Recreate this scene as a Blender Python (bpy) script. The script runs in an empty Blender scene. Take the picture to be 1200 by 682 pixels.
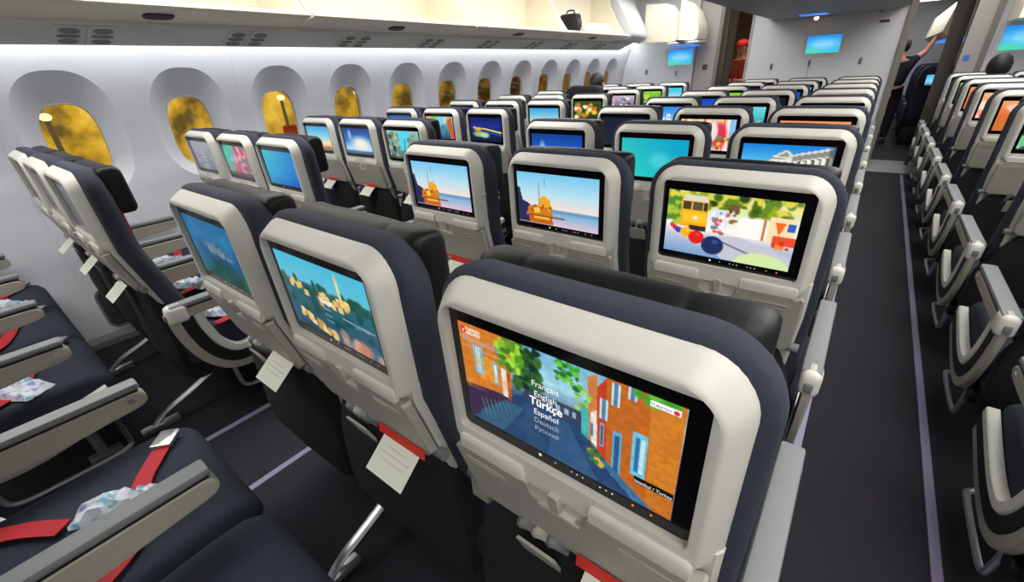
import bpy, bmesh, math, random
import numpy as np
from mathutils import Vector, Matrix
R_ = random.Random(7)
scene = bpy.context.scene
COL = scene.collection
PI = math.pi

# ------------------------------------------------------------------ materials
def lin(c):
    c = c / 255.0
    return c / 12.92 if c <= .04045 else ((c + .055) / 1.055) ** 2.4
def rgb(r, g, b): return (lin(r), lin(g), lin(b), 1)
def mat(name, col, rough=.5, metal=0, noise=0, scale=200, bump=0, emit=None, estr=0, coat=0, spec=None):
    m = bpy.data.materials.new(name); m.use_nodes = True
    nt = m.node_tree; b = nt.nodes['Principled BSDF']
    b.inputs['Base Color'].default_value = col
    b.inputs['Roughness'].default_value = rough
    b.inputs['Metallic'].default_value = metal
    if spec is not None: b.inputs['Specular IOR Level'].default_value = spec
    if coat: b.inputs['Coat Weight'].default_value = coat
    if noise or bump:
        tc = nt.nodes.new('ShaderNodeTexCoord'); n = nt.nodes.new('ShaderNodeTexNoise')
        n.inputs['Scale'].default_value = scale; n.inputs['Detail'].default_value = 4
        nt.links.new(tc.outputs['Object'], n.inputs['Vector'])
        if noise:
            mx = nt.nodes.new('ShaderNodeMix'); mx.data_type = 'RGBA'
            mx.inputs['A'].default_value = tuple(x * (1 - noise) for x in col[:3]) + (1,)
            mx.inputs['B'].default_value = tuple(min(1, x * (1 + noise)) for x in col[:3]) + (1,)
            nt.links.new(n.outputs['Fac'], mx.inputs['Factor'])
            nt.links.new(mx.outputs['Result'], b.inputs['Base Color'])
        if bump:
            bp = nt.nodes.new('ShaderNodeBump'); bp.inputs['Strength'].default_value = bump
            bp.inputs['Distance'].default_value = .002
            nt.links.new(n.outputs['Fac'], bp.inputs['Height'])
            nt.links.new(bp.outputs['Normal'], b.inputs['Normal'])
    if emit:
        b.inputs['Emission Color'].default_value = emit
        b.inputs['Emission Strength'].default_value = estr
    return m
M = {}
M['shell'] = mat('pale_shell_plastic', rgb(208, 206, 197), .42, noise=.03, scale=60)
M['tray'] = mat('warm_grey_tray_plastic', rgb(176, 172, 162), .5, noise=.04, scale=90, bump=.05)
M['beige'] = mat('beige_grey_plastic', rgb(172, 168, 156), .5, noise=.04, scale=90)
M['white'] = mat('white_plastic', rgb(226, 224, 216), .4)
M['grey'] = mat('mid_grey_plastic', rgb(120, 124, 126), .5)
M['padgrey'] = mat('grey_arm_pad', rgb(128, 132, 134), .6, noise=.06, scale=120)
M['dark'] = mat('black_plastic', rgb(22, 22, 25), .55)
M['net'] = mat('black_pocket_fabric', rgb(17, 17, 20), .9, noise=.2, scale=500, bump=.4)
M['bezel'] = mat('black_glass', rgb(8, 8, 10), .16)
M['navy'] = mat('navy_woven_fabric', rgb(50, 54, 68), .9, noise=.3, scale=700, bump=.5)
M['cushion'] = mat('dark_navy_cushion_fabric', rgb(38, 44, 58), .92, noise=.28, scale=600, bump=.5)
M['red'] = mat('red_fabric', rgb(150, 20, 40), .8, noise=.15, scale=500, bump=.3)
M['belt'] = mat('red_belt_webbing', rgb(176, 10, 30), .6, noise=.15, scale=800, bump=.3)
M['leather'] = mat('black_leather', rgb(19, 19, 22), .46, noise=.2, scale=260, bump=.25, spec=.32)
M['steel'] = mat('brushed_steel', rgb(205, 206, 210), .3, metal=.9)
M['card'] = mat('cream_card', rgb(214, 216, 202), .7, noise=.05, scale=120)
M['redcard'] = mat('red_card', rgb(214, 50, 36), .6)
M['wallp'] = mat('white_wall_laminate', rgb(208, 209, 215), .5, noise=.03, scale=300)
M['dado'] = mat('lower_wall_panel', rgb(168, 170, 174), .6, noise=.05, scale=200)
M['vent'] = mat('dark_vent_grille', rgb(56, 60, 64), .8, noise=.2, scale=300, bump=.3)
M['psu'] = mat('service_panel_grey', rgb(205, 205, 198), .5, noise=.05, scale=120)
M['psud'] = mat('service_panel_inset', rgb(120, 119, 116), .5)
M['cream'] = mat('cream_bin_plastic', rgb(240, 232, 212), .45, noise=.02, scale=60)
M['bulk'] = mat('bulkhead_laminate', rgb(216, 217, 222), .6, noise=.03, scale=150)
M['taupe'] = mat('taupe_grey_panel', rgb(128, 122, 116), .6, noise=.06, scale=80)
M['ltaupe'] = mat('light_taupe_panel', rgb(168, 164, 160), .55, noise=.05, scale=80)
M['curtain'] = mat('dark_taupe_curtain', rgb(78, 73, 68), .9, noise=.15, scale=300, bump=.3)
M['carpet'] = None
M['vinyl'] = mat('grey_galley_floor', rgb(130, 128, 128), .5, noise=.15, scale=90)
M['strip'] = mat('floor_path_marking', rgb(138, 130, 160), .35, noise=.04, scale=100)
M['ceil'] = mat('ceiling_panel', rgb(206, 206, 204), .6)
M['ceilgrey'] = mat('grey_ceiling_panel', rgb(150, 150, 152), .55)
M['skin'] = mat('skin', rgb(196, 138, 110), .6, noise=.06, scale=40)
M['hair'] = mat('dark_hair', rgb(18, 15, 14), .6, noise=.3, scale=200, bump=.5)
M['blackcloth'] = mat('black_cloth', rgb(20, 20, 23), .85, noise=.2, scale=300)
M['redcloth'] = mat('red_cloth', rgb(170, 24, 26), .8, noise=.15, scale=200)
M['darkred'] = mat('maroon_cloth', rgb(110, 30, 26), .8, noise=.2, scale=150)
M['brown'] = mat('brown_panel', rgb(96, 70, 54), .7, noise=.15, scale=20)
M['fseat'] = mat('dark_blue_seat', rgb(34, 40, 54), .8, noise=.15, scale=200)
M['sign'] = mat('dark_sign', rgb(70, 58, 58), .5)
M['mark'] = mat('grey_fitting', rgb(120, 120, 124), .5)
M['bluesign'] = mat('blue_sign', rgb(60, 120, 215), .5)
M['white_led'] = mat('white_led', (1, 1, 1, 1), .5, emit=(1, 1, 1, 1), estr=.35)
M['amber_led'] = mat('amber_led', (1, .3, .05, 1), .5, emit=(1, .25, .04, 1), estr=.6)
M['text'] = mat('white_screen_text', (0, 0, 0, 1), .5, emit=(1, 1, 1, 1), estr=1.0)
M['textdim'] = mat('grey_screen_text', (0, 0, 0, 1), .5, emit=(.75, .78, .85, 1), estr=.55)
M['textblack'] = mat('black_screen_caption', (0, 0, 0, 1), .5)
M['textred'] = mat('red_screen_mark', (0, 0, 0, 1), .5, emit=(.85, .03, .04, 1), estr=1.0)
M['textgrey'] = mat('grey_print', rgb(172, 176, 166), .7)
M['cove'] = mat('cove_light_diffuser', (1, 1, 1, 1), .5, emit=(.96, .98, 1, 1), estr=7)
M['ceillight'] = mat('ceiling_light_diffuser', (1, 1, 1, 1), .5, emit=(1, .985, .95, 1), estr=3.2)
M['blueglow'] = mat('imitated_blue_glow', (0, 0, 0, 1), .5, emit=rgb(70, 130, 235), estr=1.0)  # blue glow on the panels, imitated by an emitting colour
M['warmlamp'] = mat('warm_reading_lamp', (1, 1, 1, 1), .5, emit=(1, .78, .42, 1), estr=6)
M['gold'] = mat('pale_gold_plate', rgb(190, 160, 90), .4, metal=.6)

def carpet():
    m = mat('dark_carpet', rgb(38, 38, 50), .95)
    nt = m.node_tree; b = nt.nodes['Principled BSDF']
    tc = nt.nodes.new('ShaderNodeTexCoord')
    n1 = nt.nodes.new('ShaderNodeTexNoise'); n1.inputs['Scale'].default_value = 500; n1.inputs['Detail'].default_value = 3
    n2 = nt.nodes.new('ShaderNodeTexNoise'); n2.inputs['Scale'].default_value = 9; n2.inputs['Detail'].default_value = 5
    r1 = nt.nodes.new('ShaderNodeValToRGB')
    r1.color_ramp.elements[0].position = .32; r1.color_ramp.elements[0].color = rgb(19, 19, 27)
    r1.color_ramp.elements[1].position = .7; r1.color_ramp.elements[1].color = rgb(38, 37, 47)
    r2 = nt.nodes.new('ShaderNodeValToRGB')
    r2.color_ramp.elements[0].position = .62; r2.color_ramp.elements[0].color = (0, 0, 0, 1)
    r2.color_ramp.elements[1].position = .74; r2.color_ramp.elements[1].color = (.6, .6, .6, 1)
    mx = nt.nodes.new('ShaderNodeMix'); mx.data_type = 'RGBA'
    mx.inputs['B'].default_value = rgb(56, 28, 40)
    nt.links.new(tc.outputs['Object'], n1.inputs['Vector']); nt.links.new(tc.outputs['Object'], n2.inputs['Vector'])
    nt.links.new(n1.outputs['Fac'], r1.inputs['Fac']); nt.links.new(n2.outputs['Fac'], r2.inputs['Fac'])
    nt.links.new(r1.outputs['Color'], mx.inputs['A']); nt.links.new(r2.outputs['Color'], mx.inputs['Factor'])
    nt.links.new(mx.outputs['Result'], b.inputs['Base Color'])
    bp = nt.nodes.new('ShaderNodeBump'); bp.inputs['Strength'].default_value = .5; bp.inputs['Distance'].default_value = .003
    nt.links.new(n1.outputs['Fac'], bp.inputs['Height']); nt.links.new(bp.outputs['Normal'], b.inputs['Normal'])
    return m
M['carpet'] = carpet()
def picture_mat():
    m = bpy.data.materials.new('screen_picture'); m.use_nodes = True
    nt = m.node_tree; b = nt.nodes['Principled BSDF']
    b.inputs['Base Color'].default_value = (.01, .01, .01, 1); b.inputs['Roughness'].default_value = .2
    a = nt.nodes.new('ShaderNodeAttribute'); a.attribute_name = 'picture'
    nt.links.new(a.outputs['Color'], b.inputs['Emission Color'])
    b.inputs['Emission Strength'].default_value = 1.0
    return m
M['picture'] = picture_mat()
def kit_mat():
    m = mat('wrapper_film', rgb(210, 220, 226), .25)
    nt = m.node_tree; b = nt.nodes['Principled BSDF']
    tc = nt.nodes.new('ShaderNodeTexCoord'); n = nt.nodes.new('ShaderNodeTexNoise')
    n.inputs['Scale'].default_value = 32; n.inputs['Detail'].default_value = 2
    r = nt.nodes.new('ShaderNodeValToRGB'); e = r.color_ramp.elements
    e[0].position = .36; e[0].color = rgb(120, 175, 200); e[1].position = .46; e[1].color = rgb(214, 220, 226)
    k = e.new(.60); k.color = rgb(206, 208, 222); k = e.new(.68); k.color = rgb(140, 150, 205)
    nt.links.new(tc.outputs['Object'], n.inputs['Vector']); nt.links.new(n.outputs['Fac'], r.inputs['Fac'])
    nt.links.new(r.outputs['Color'], b.inputs['Base Color'])
    return m
M['kit'] = kit_mat()
def glass_mat():
    m = bpy.data.materials.new('window_glass'); m.use_nodes = True
    nt = m.node_tree; nt.nodes.remove(nt.nodes['Principled BSDF'])
    out = [n for n in nt.nodes if n.type == 'OUTPUT_MATERIAL'][0]
    t = nt.nodes.new('ShaderNodeBsdfTransparent'); t.inputs['Color'].default_value = (.92, .92, .9, 1)
    g = nt.nodes.new('ShaderNodeBsdfGlossy'); g.inputs['Roughness'].default_value = .03
    mx = nt.nodes.new('ShaderNodeMixShader'); mx.inputs['Fac'].default_value = .05
    nt.links.new(t.outputs[0], mx.inputs[1]); nt.links.new(g.outputs[0], mx.inputs[2]); nt.links.new(mx.outputs[0], out.inputs['Surface'])
    return m
M['glass'] = glass_mat()

# ------------------------------------------------------------------ mesh helpers
class MB:
    def __init__(s): s.v = []; s.f = []
    def add(s, vs, fs):
        o = len(s.v); s.v += [tuple(x) for x in vs]; s.f += [tuple(i + o for i in f) for f in fs]; return s
    def loft(s, rings, cap0=True, cap1=True, closed=True):
        n = len(rings[0]); vs = [p for r in rings for p in r]; fs = []
        m = n if closed else n - 1
        for i in range(len(rings) - 1):
            for j in range(m):
                a = i * n + j; b = i * n + (j + 1) % n
                fs.append((a, b, b + n, a + n))
        if cap0: fs.append(tuple(range(n - 1, -1, -1)))
        if cap1: fs.append(tuple(range((len(rings) - 1) * n, len(rings) * n)))
        return s.add(vs, fs)
    def box(s, x0, x1, y0, y1, z0, z1):
        v = [(x, y, z) for x in (x0, x1) for y in (y0, y1) for z in (z0, z1)]
        return s.add(v, [(0, 1, 3, 2), (4, 6, 7, 5), (0, 4, 5, 1), (2, 3, 7, 6), (0, 2, 6, 4), (1, 5, 7, 3)])
    def rbox(s, x0, x1, y0, y1, z0, z1, r=.01, seg=2):
        bm = bmesh.new(); bmesh.ops.create_cube(bm, size=1)
        for v in bm.verts:
            v.co = Vector(((x0 + x1) / 2 + v.co.x * (x1 - x0), (y0 + y1) / 2 + v.co.y * (y1 - y0), (z0 + z1) / 2 + v.co.z * (z1 - z0)))
        bmesh.ops.bevel(bm, geom=list(bm.edges), offset=r, segments=seg, profile=.5, affect='EDGES')
        bm.verts.index_update()
        s.add([v.co[:] for v in bm.verts], [[v.index for v in f.verts] for f in bm.faces]); bm.free(); return s
    def tube(s, path, r, n=10, caps=True, flat=1.0):
        path = [Vector(p) for p in path]; rings = []
        rr = r if isinstance(r, (list, tuple)) else [r] * len(path)
        up = Vector((1, 0, 0))
        for i, p in enumerate(path):
            t = (path[min(i + 1, len(path) - 1)] - path[max(i - 1, 0)]).normalized()
            a = up - t * up.dot(t)
            if a.length < .05: a = Vector((0, 0, 1)) - t * t.z
            a.normalize(); b = t.cross(a); up = a
            rings.append([tuple(p + a * math.cos(2 * PI * k / n) * rr[i] + b * math.sin(2 * PI * k / n) * rr[i] * flat) for k in range(n)])
        return s.loft(rings, caps, caps)
    def ball(s, c, rx, ry, rz, nu=16, nv=10):
        vs = [(c[0], c[1], c[2] - rz)]; fs = []
        for i in range(1, nv):
            t = -PI / 2 + PI * i / nv
            for j in range(nu):
                a = 2 * PI * j / nu
                vs.append((c[0] + rx * math.cos(t) * math.cos(a), c[1] + ry * math.cos(t) * math.sin(a), c[2] + rz * math.sin(t)))
        vs.append((c[0], c[1], c[2] + rz)); L = len(vs) - 1
        for j in range(nu): fs.append((0, 1 + (j + 1) % nu, 1 + j))
        for i in range(nv - 2):
            for j in range(nu):
                a = 1 + i * nu + j; b = 1 + i * nu + (j + 1) % nu
                fs.append((a, b, b + nu, a + nu))
        o = 1 + (nv - 2) * nu
        for j in range(nu): fs.append((o + j, o + (j + 1) % nu, L))
        return s.add(vs, fs)
    def prism(s, poly, axis, a, b):
        def P(p, t):
            return (t, p[0], p[1]) if axis == 'x' else ((p[0], t, p[1]) if axis == 'y' else (p[0], p[1], t))
        return s.loft([[P(p, a) for p in poly], [P(p, b) for p in poly]])
    def mesh(s, name, m, smooth=40):
        me = bpy.data.meshes.new(name); me.from_pydata(s.v, [], s.f)
        bm = bmesh.new(); bm.from_mesh(me); bmesh.ops.recalc_face_normals(bm, faces=bm.faces); bm.to_mesh(me); bm.free()
        me.materials.append(m)
        if smooth:
            me.polygons.foreach_set('use_smooth', [True] * len(me.polygons))
            me.set_sharp_from_angle(angle=math.radians(smooth))
        return me
def obj(name, me, parent=None, loc=None):
    o = bpy.data.objects.new(name, me); COL.objects.link(o)
    if parent is not None: o.parent = parent
    if loc is not None: o.location = loc
    return o
def empty(name, label, cat, loc, group=None, rz=0):
    o = bpy.data.objects.new(name, None); COL.objects.link(o); o.location = loc; o.rotation_euler = (0, 0, rz)
    o.empty_display_size = .05
    return tag(o, label, cat, group)
def tag(o, label, cat, group=None):
    o['label'] = label; o['category'] = cat
    if group: o['group'] = group
    return o
def struct(name, mb, m, parent=None, smooth=40):
    o = obj(name, mb.mesh(name, m, smooth), parent)
    if parent is None: o['kind'] = 'structure'
    return o
def rrect(x0, x1, z0, z1, rt, rb=None, n=6):
    rb = rt if rb is None else rb
    out = []
    for cx, cz, r, a0 in ((x1 - rt, z1 - rt, rt, 0), (x0 + rt, z1 - rt, rt, PI / 2), (x0 + rb, z0 + rb, rb, PI), (x1 - rb, z0 + rb, rb, 3 * PI / 2)):
        for k in range(n + 1):
            a = a0 + PI / 2 * k / n
            out.append((cx + r * math.cos(a), cz + r * math.sin(a)))
    return out
def densify(poly, d=.03):
    out = []
    for i, p in enumerate(poly):
        q = poly[(i + 1) % len(poly)]; L = math.hypot(q[0] - p[0], q[1] - p[1]); k = max(1, int(L / d))
        for t in range(k): out.append((p[0] + (q[0] - p[0]) * t / k, p[1] + (q[1] - p[1]) * t / k))
    return out
def smooth_path(pts, n=6):
    out = []; P = [Vector(p) for p in pts]
    for i in range(len(P) - 1):
        p0 = P[max(i - 1, 0)]; p1 = P[i]; p2 = P[i + 1]; p3 = P[min(i + 2, len(P) - 1)]
        for k in range(n):
            t = k / n
            out.append(.5 * ((2 * p1) + (p2 - p0) * t + (2 * p0 - 5 * p1 + 4 * p2 - p3) * t * t + (3 * p1 - p0 - 3 * p2 + p3) * t ** 3))
    out.append(P[-1]); return [tuple(p) for p in out]

# ------------------------------------------------------------------ screen pictures
class Pic:
    def __init__(s, w, h):
        s.w = w; s.h = h
        s.u, s.v = np.meshgrid(np.linspace(0, 1, w), np.linspace(0, 1, h))
        s.a = np.zeros((h, w, 3)); s.rs = np.random.RandomState(w * 7 + h)
    def blend(s, m, c, al=1.0):
        m = np.clip(m, 0, 1)[..., None] * al; s.a = s.a * (1 - m) + np.array(c, float) * m; return s
    def grad(s, stops, m=None, horiz=False):
        t = s.u if horiz else s.v
        xs = [q[0] for q in stops]
        g = np.stack([np.interp(t, xs, [q[1][k] for q in stops]) for k in range(3)], -1)
        if m is None: s.a = g
        else:
            m = np.clip(m, 0, 1)[..., None]; s.a = s.a * (1 - m) + g * m
        return s
    def rect(s, x0, y0, x1, y1, c, al=1): return s.blend(((s.u >= x0) & (s.u <= x1) & (s.v >= y0) & (s.v <= y1)).astype(float), c, al)
    def ell(s, x, y, rx, ry, c, al=1, soft=.15):
        d = np.sqrt(((s.u - x) / rx) ** 2 + ((s.v - y) / ry) ** 2); return s.blend((1 - d) / soft + .5, c, al)
    def pm(s, pts):
        m = np.zeros_like(s.u, bool); n = len(pts); j = n - 1
        for i in range(n):
            xi, yi = pts[i]; xj, yj = pts[j]
            if yi != yj:
                m ^= ((yi > s.v) != (yj > s.v)) & (s.u < (xj - xi) * (s.v - yi) / (yj - yi) + xi)
            j = i
        return m.astype(float)
    def poly(s, pts, c, al=1): return s.blend(s.pm(pts), c, al)
    def line(s, x0, y0, x1, y1, w, c, al=1):
        dx, dy = x1 - x0, y1 - y0; L = dx * dx + dy * dy + 1e-9
        t = np.clip(((s.u - x0) * dx + (s.v - y0) * dy) / L, 0, 1)
        d = np.hypot(s.u - x0 - t * dx, (s.v - y0 - t * dy) * .6); return s.blend((w - d) / w * 2, c, al)
    def noise(s, nx, ny):
        g = s.rs.rand(ny + 2, nx + 2); x = s.u * nx; y = s.v * ny
        i = x.astype(int); j = y.astype(int); fx = x - i; fy = y - j
        fx = fx * fx * (3 - 2 * fx); fy = fy * fy * (3 - 2 * fy)
        return (g[j, i] * (1 - fx) + g[j, i + 1] * fx) * (1 - fy) + (g[j + 1, i] * (1 - fx) + g[j + 1, i + 1] * fx) * fy
    def blobs(s, n, x0, y0, x1, y1, r, cols, al=1, asp=1.6):
        for _ in range(n):
            s.ell(s.rs.uniform(x0, x1), s.rs.uniform(y0, y1), r * s.rs.uniform(.5, 1.2), r * asp * s.rs.uniform(.5, 1.2), cols[s.rs.randint(len(cols))], al, .5)
        return s
def p_street(p):
    p.grad([(0, (120, 185, 215)), (.25, (165, 215, 230)), (.5, (60, 90, 120)), (1, (40, 75, 120))])
    p.poly([(.36, .38), (.64, .38), (.62, .62), (.3, .62)], (52, 66, 88))
    for x in (.47, .505, .545, .58): p.rect(x, .42, x + .018, .47, (150, 180, 200))
    p.poly([(.30, .5), (.6, .52), (.98, 1), (.05, 1)], (34, 66, 108))
    p.poly([(.5, .55), (.56, .55), (.7, 1), (.45, 1)], (58, 98, 140), .6)
    p.poly([(0, 0), (.3, 0), (.27, .62), (0, .66)], (208, 122, 38))
    p.poly([(.1, .25), (.2, .27), (.2, .5), (.1, .5)], (240, 160, 50), .7)
    p.poly([(0, .62), (.28, .56), (.3, .7), (.05, .95), (0, 1)], (62, 40, 72))
    p.poly([(.08, .86), (.24, .62), (.34, .62), (.2, 1), (.04, 1)], (52, 92, 118))
    for k in range(7): p.line(.09 + k * .026, .72 + .0 * k - k * .012, .11 + k * .026, .92 - k * .03, .003, (92, 140, 156))
    p.rect(.075, .18, .125, .46, (120, 190, 215)); p.rect(.09, .2, .112, .44, (225, 235, 225)); p.rect(.1, .2, .103, .44, (120, 150, 160))
    p.rect(.18, .28, .21, .5, (110, 175, 190)); p.rect(.188, .3, .204, .48, (230, 230, 215))
    p.rect(.226, .3, .256, .58, (225, 225, 215)); p.rect(.26, .33, .275, .6, (170, 70, 30))
    p.blobs(90, .31, .02, .43, .42, .022, [(20, 60, 28), (36, 84, 34), (16, 46, 36), (58, 104, 44)])
    p.blobs(60, .22, 0, .34, .28, .021, [(140, 200, 44), (84, 156, 36), (172, 218, 66), (60, 120, 30)])
    p.poly([(.62, .3), (.645, .24), (.66, .62), (.62, .58)], (70, 180, 180))
    p.poly([(.645, .05), (.685, .0), (.69, .68), (.655, .62)], (206, 126, 66))
    p.poly([(.66, .35), (.685, .3), (.69, .68), (.665, .64)], (226, 226, 214))
    p.poly([(.685, .1), (.72, 0), (.73, .74), (.69, .68)], (196, 62, 38))
    p.poly([(.72, 0), (1, 0), (1, 1), (.93, 1), (.73, .74)], (192, 102, 30))
    p.poly([(.88, 0), (1, 0), (1, 1), (.9, .94)], (214, 134, 40), .7)
    p.blend((p.noise(9, 6) - .45) * 1.6 * p.pm([(.72, 0), (1, 0), (1, 1), (.93, 1), (.73, .74)]), (168, 82, 24), .45)
    p.blend((p.noise(11, 9) - .5) * 1.8 * p.pm([(0, 0), (.3, 0), (.27, .62), (0, .66)]), (236, 160, 56), .5)
    p.blend((p.noise(16, 10) - .45) * 1.6 * p.pm([(.30, .5), (.6, .52), (.98, 1), (.05, 1)]), (60, 92, 128), .5)
    for x, y0, y1 in ((.695, .18, .36), (.74, .02, .2), (.8, -.1, .1), (.9, -.1, .04)):
        p.rect(x, y0, x + .035, y1, (205, 225, 230)); p.rect(x + .008, y0, x + .026, y1, (80, 130, 165))
    p.rect(.66, .44, .672, .56, (90, 120, 150)); p.rect(.70, .40, .716, .62, (120, 170, 190)); p.rect(.704, .42, .712, .6, (50, 80, 110))
    p.poly([(.655, .60), (.69, .66), (.70, .80), (.655, .70)], (70, 60, 70), .7)
    p.rect(.752, .42, .79, .86, (90, 170, 205)); p.rect(.76, .45, .782, .84, (40, 90, 140))
    p.rect(.83, .34, .885, .74, (110, 190, 215)); p.rect(.842, .38, .858, .7, (48, 110, 165)); p.rect(.862, .38, .876, .7, (190, 225, 230))
    p.poly([(.7, .76), (.73, .74), (.93, 1), (.85, 1)], (60, 110, 150))
    p.blobs(10, .66, .68, .72, .82, .018, [(60, 120, 50), (200, 180, 70)])
    p.blobs(26, .5, .0, .61, .2, .016, [(60, 160, 50), (110, 200, 60), (30, 110, 40)])
    p.blobs(12, .6, .16, .66, .36, .013, [(90, 180, 50), (160, 210, 70)])
    p.blobs(10, .82, 0, .96, .06, .025, [(70, 160, 40), (110, 190, 60)])
    p.a *= (.93 + .14 * p.noise(60, 36))[..., None]
def p_hill(p):
    p.grad([(0, (70, 185, 215)), (.3, (95, 190, 215)), (.4, (40, 105, 120)), (.7, (30, 90, 105)), (1, (40, 80, 120))])
    n = p.noise(14, 8)
    p.blend((n - .45) * 3 * (p.v > .32), (22, 66, 70), .8)
    p.blobs(30, .02, .3, 1, .42, .04, [(26, 76, 66), (32, 92, 70)])
    for x, y in ((.12, .32), (.17, .36), (.2, .34), (.26, .42), (.09, .36)): p.rect(x, y, x + .05, y + .08, (222, 190, 118))
    for k in range(22):
        x = .42 + p.rs.rand() * .32; y = .34 + p.rs.rand() * .16 ; p.rect(x, y, x + .045, y + .07, [(228, 196, 110), (240, 214, 150), (206, 160, 84)][k % 3])
    p.rect(.685, .12, .715, .44, (236, 216, 150)); p.poly([(.68, .13), (.7, .02), (.72, .13)], (222, 190, 120))
    for k in range(26):
        x = .1 + p.rs.rand() * .42; y = .66 + x * .4 + p.rs.rand() * .1; p.rect(x, y, x + .05, y + .07, [(224, 190, 110), (240, 210, 140), (190, 148, 86)][k % 3])
    p.blobs(18, .6, .86, 1, 1, .05, [(200, 130, 100), (80, 110, 150), (214, 170, 140)], .6)
    p.line(.66, .6, .98, .62, .006, (210, 225, 230), .7)
def p_under(p):
    p.grad([(0, (0, 92, 140)), (.25, (4, 108, 160)), (.6, (0, 72, 112)), (.85, (10, 66, 62)), (1, (14, 64, 46))])
    p.blend((p.noise(5, 4) - .5) * 2, (26, 130, 180), .6)
    p.blobs(26, .38, .40, .62, .52, .035, [(126, 134, 134), (150, 150, 142), (96, 116, 128)], .8, 1.2); p.blobs(22, .55, .46, .82, .56, .03, [(140, 142, 136), (110, 122, 126)], .7, 1.0); p.blobs(10, .3, .33, .45, .44, .025, [(90, 120, 140), (120, 140, 146)], .6, 1.2)
    p.blend((p.noise(8, 3) - .4) * 2 * (p.v > .75), (30, 110, 60), .5)
def p_ship(p):
    p.grad([(0, (120, 200, 240)), (.4, (190, 226, 240)), (.66, (248, 224, 214)), (.68, (90, 150, 190)), (.75, (130, 180, 215)), (1, (226, 196, 214))])
    p.poly([(0, .3), (.03, .3), (.06, .55), (.16, .62), (.16, 1), (0, 1)], (40, 44, 84))
    p.poly([(.14, .98), (.14, .8), (.44, .76), (.46, 1)], (200, 96, 20)); p.rect(.2, .84, .42, .9, (250, 180, 50))
    p.poly([(.12, .8), (.14, .66), (.24, .62), (.44, .64), (.46, .8), (.6, .82), (.1, .84)], (214, 124, 24))
    p.poly([(.26, .64), (.3, .46), (.36, .42), (.42, .5), (.44, .66)], (246, 170, 30)); p.blobs(14, .18, .6, .44, .76, .02, [(255, 206, 80), (150, 70, 16)])
    p.line(.28, .12, .285, .62, .004, (120, 110, 120)); p.line(.36, .1, .365, .6, .004, (110, 100, 116))
    p.line(.14, .83, .6, .83, .008, (60, 50, 70))
    p.rect(.46, .68, 1, .74, (96, 150, 196), .6)
def p_tram(p):
    p.grad([(0, (200, 220, 120)), (.3, (235, 240, 215)), (.55, (255, 250, 240)), (.7, (190, 200, 220)), (1, (120, 160, 205))])
    p.blobs(120, .0, 0, 1, .26, .04, [(70, 110, 20), (150, 170, 40), (226, 214, 70), (100, 140, 30), (240, 232, 150), (52, 70, 24)])
    p.blobs(30, 0, .1, .12, .5, .035, [(90, 140, 40), (170, 200, 60)])
    p.rect(.12, .12, .34, .56, (246, 176, 24)); p.poly([(.12, .14), (.15, .05), (.31, .05), (.34, .14)], (226, 220, 200))
    p.rect(.13, .16, .2, .28, (70, 60, 50)); p.rect(.21, .16, .29, .28, (90, 80, 60)); p.rect(.3, .16, .335, .28, (60, 50, 40))
    p.rect(.14, .32, .33, .48, (255, 200, 40)); p.ell(.24, .4, .018, .03, (255, 250, 220)); p.rect(.2, .52, .34, .6, (52, 44, 40))
    p.rect(.38, .22, .5, .54, (226, 226, 230)); p.blobs(26, .38, .26, .52, .6, .02, [(80, 150, 200), (230, 90, 60), (250, 250, 250), (150, 110, 90)])
    p.blobs(10, .52, .14, .56, .5, .025, [(120, 84, 50), (150, 106, 60)])
    p.rect(.58, .3, .78, .6, (255, 252, 244)); p.rect(.76, .26, .78, .6, (200, 130, 60)); p.rect(.8, .24, .98, .6, (255, 226, 180))
    p.poly([(.84, .3), (.92, .3), (.88, .5)], (250, 110, 30)); p.rect(.93, .3, .98, .42, (40, 100, 200)); p.rect(.84, .5, 1, .64, (236, 80, 40)); p.blobs(8, .84, .6, .98, .7, .02, [(220, 50, 40), (250, 140, 60)])
    p.poly([(.32, .66), (.6, .6), (1, .8), (1, 1), (.5, 1)], (200, 200, 214)); p.line(.48, .72, .95, .98, .012, (110, 120, 140))
    p.line(.0, .6, .3, .8, .03, (220, 215, 210), .4)
    for x, y, r, c in ((.055, .56, .022, (226, 50, 50)), (.085, .6, .026, (210, 40, 80)), (.115, .63, .03, (60, 60, 170)), (.18, .65, .05, (250, 180, 30)), (.27, .71, .065, (226, 30, 30)), (.41, .8, .09, (24, 44, 96))):
        p.ell(x, y, r, r * 1.65, c, 1, .1); p.ell(x + r * .2, y - r * .7, r * .3, r * .4, tuple(min(255, q + 60) for q in c), .6, .5)
    p.ell(.8, 1.06, .22, .26, (214, 236, 170), 1, .08)
def p_cloud(p):
    p.grad([(0, (10, 60, 150)), (.5, (20, 100, 200)), (1, (60, 150, 225))])
    p.ell(.22, .55, .06, .3, (220, 235, 245), .8, .8); p.blend((p.noise(6, 4) - .5) * 3 * (p.v > .45), (225, 238, 248), .9); p.ell(.6, .9, .4, .25, (235, 243, 250), .8, .8)
def p_turq(p):
    p.grad([(0, (10, 165, 200)), (1, (30, 205, 205))]); p.grad([(0, (70, 215, 190)), (1, (0, 150, 200))], .5 * np.ones_like(p.u), True)
    p.ell(.6, .55, .14, .2, (120, 225, 230), .5, .9)
def p_turqblue(p):
    p.grad([(0, (20, 170, 200)), (.6, (15, 150, 215)), (1, (10, 80, 190))]); p.grad([(0, (40, 190, 190)), (1, (0, 90, 200))], .5 * np.ones_like(p.u), True)
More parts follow.
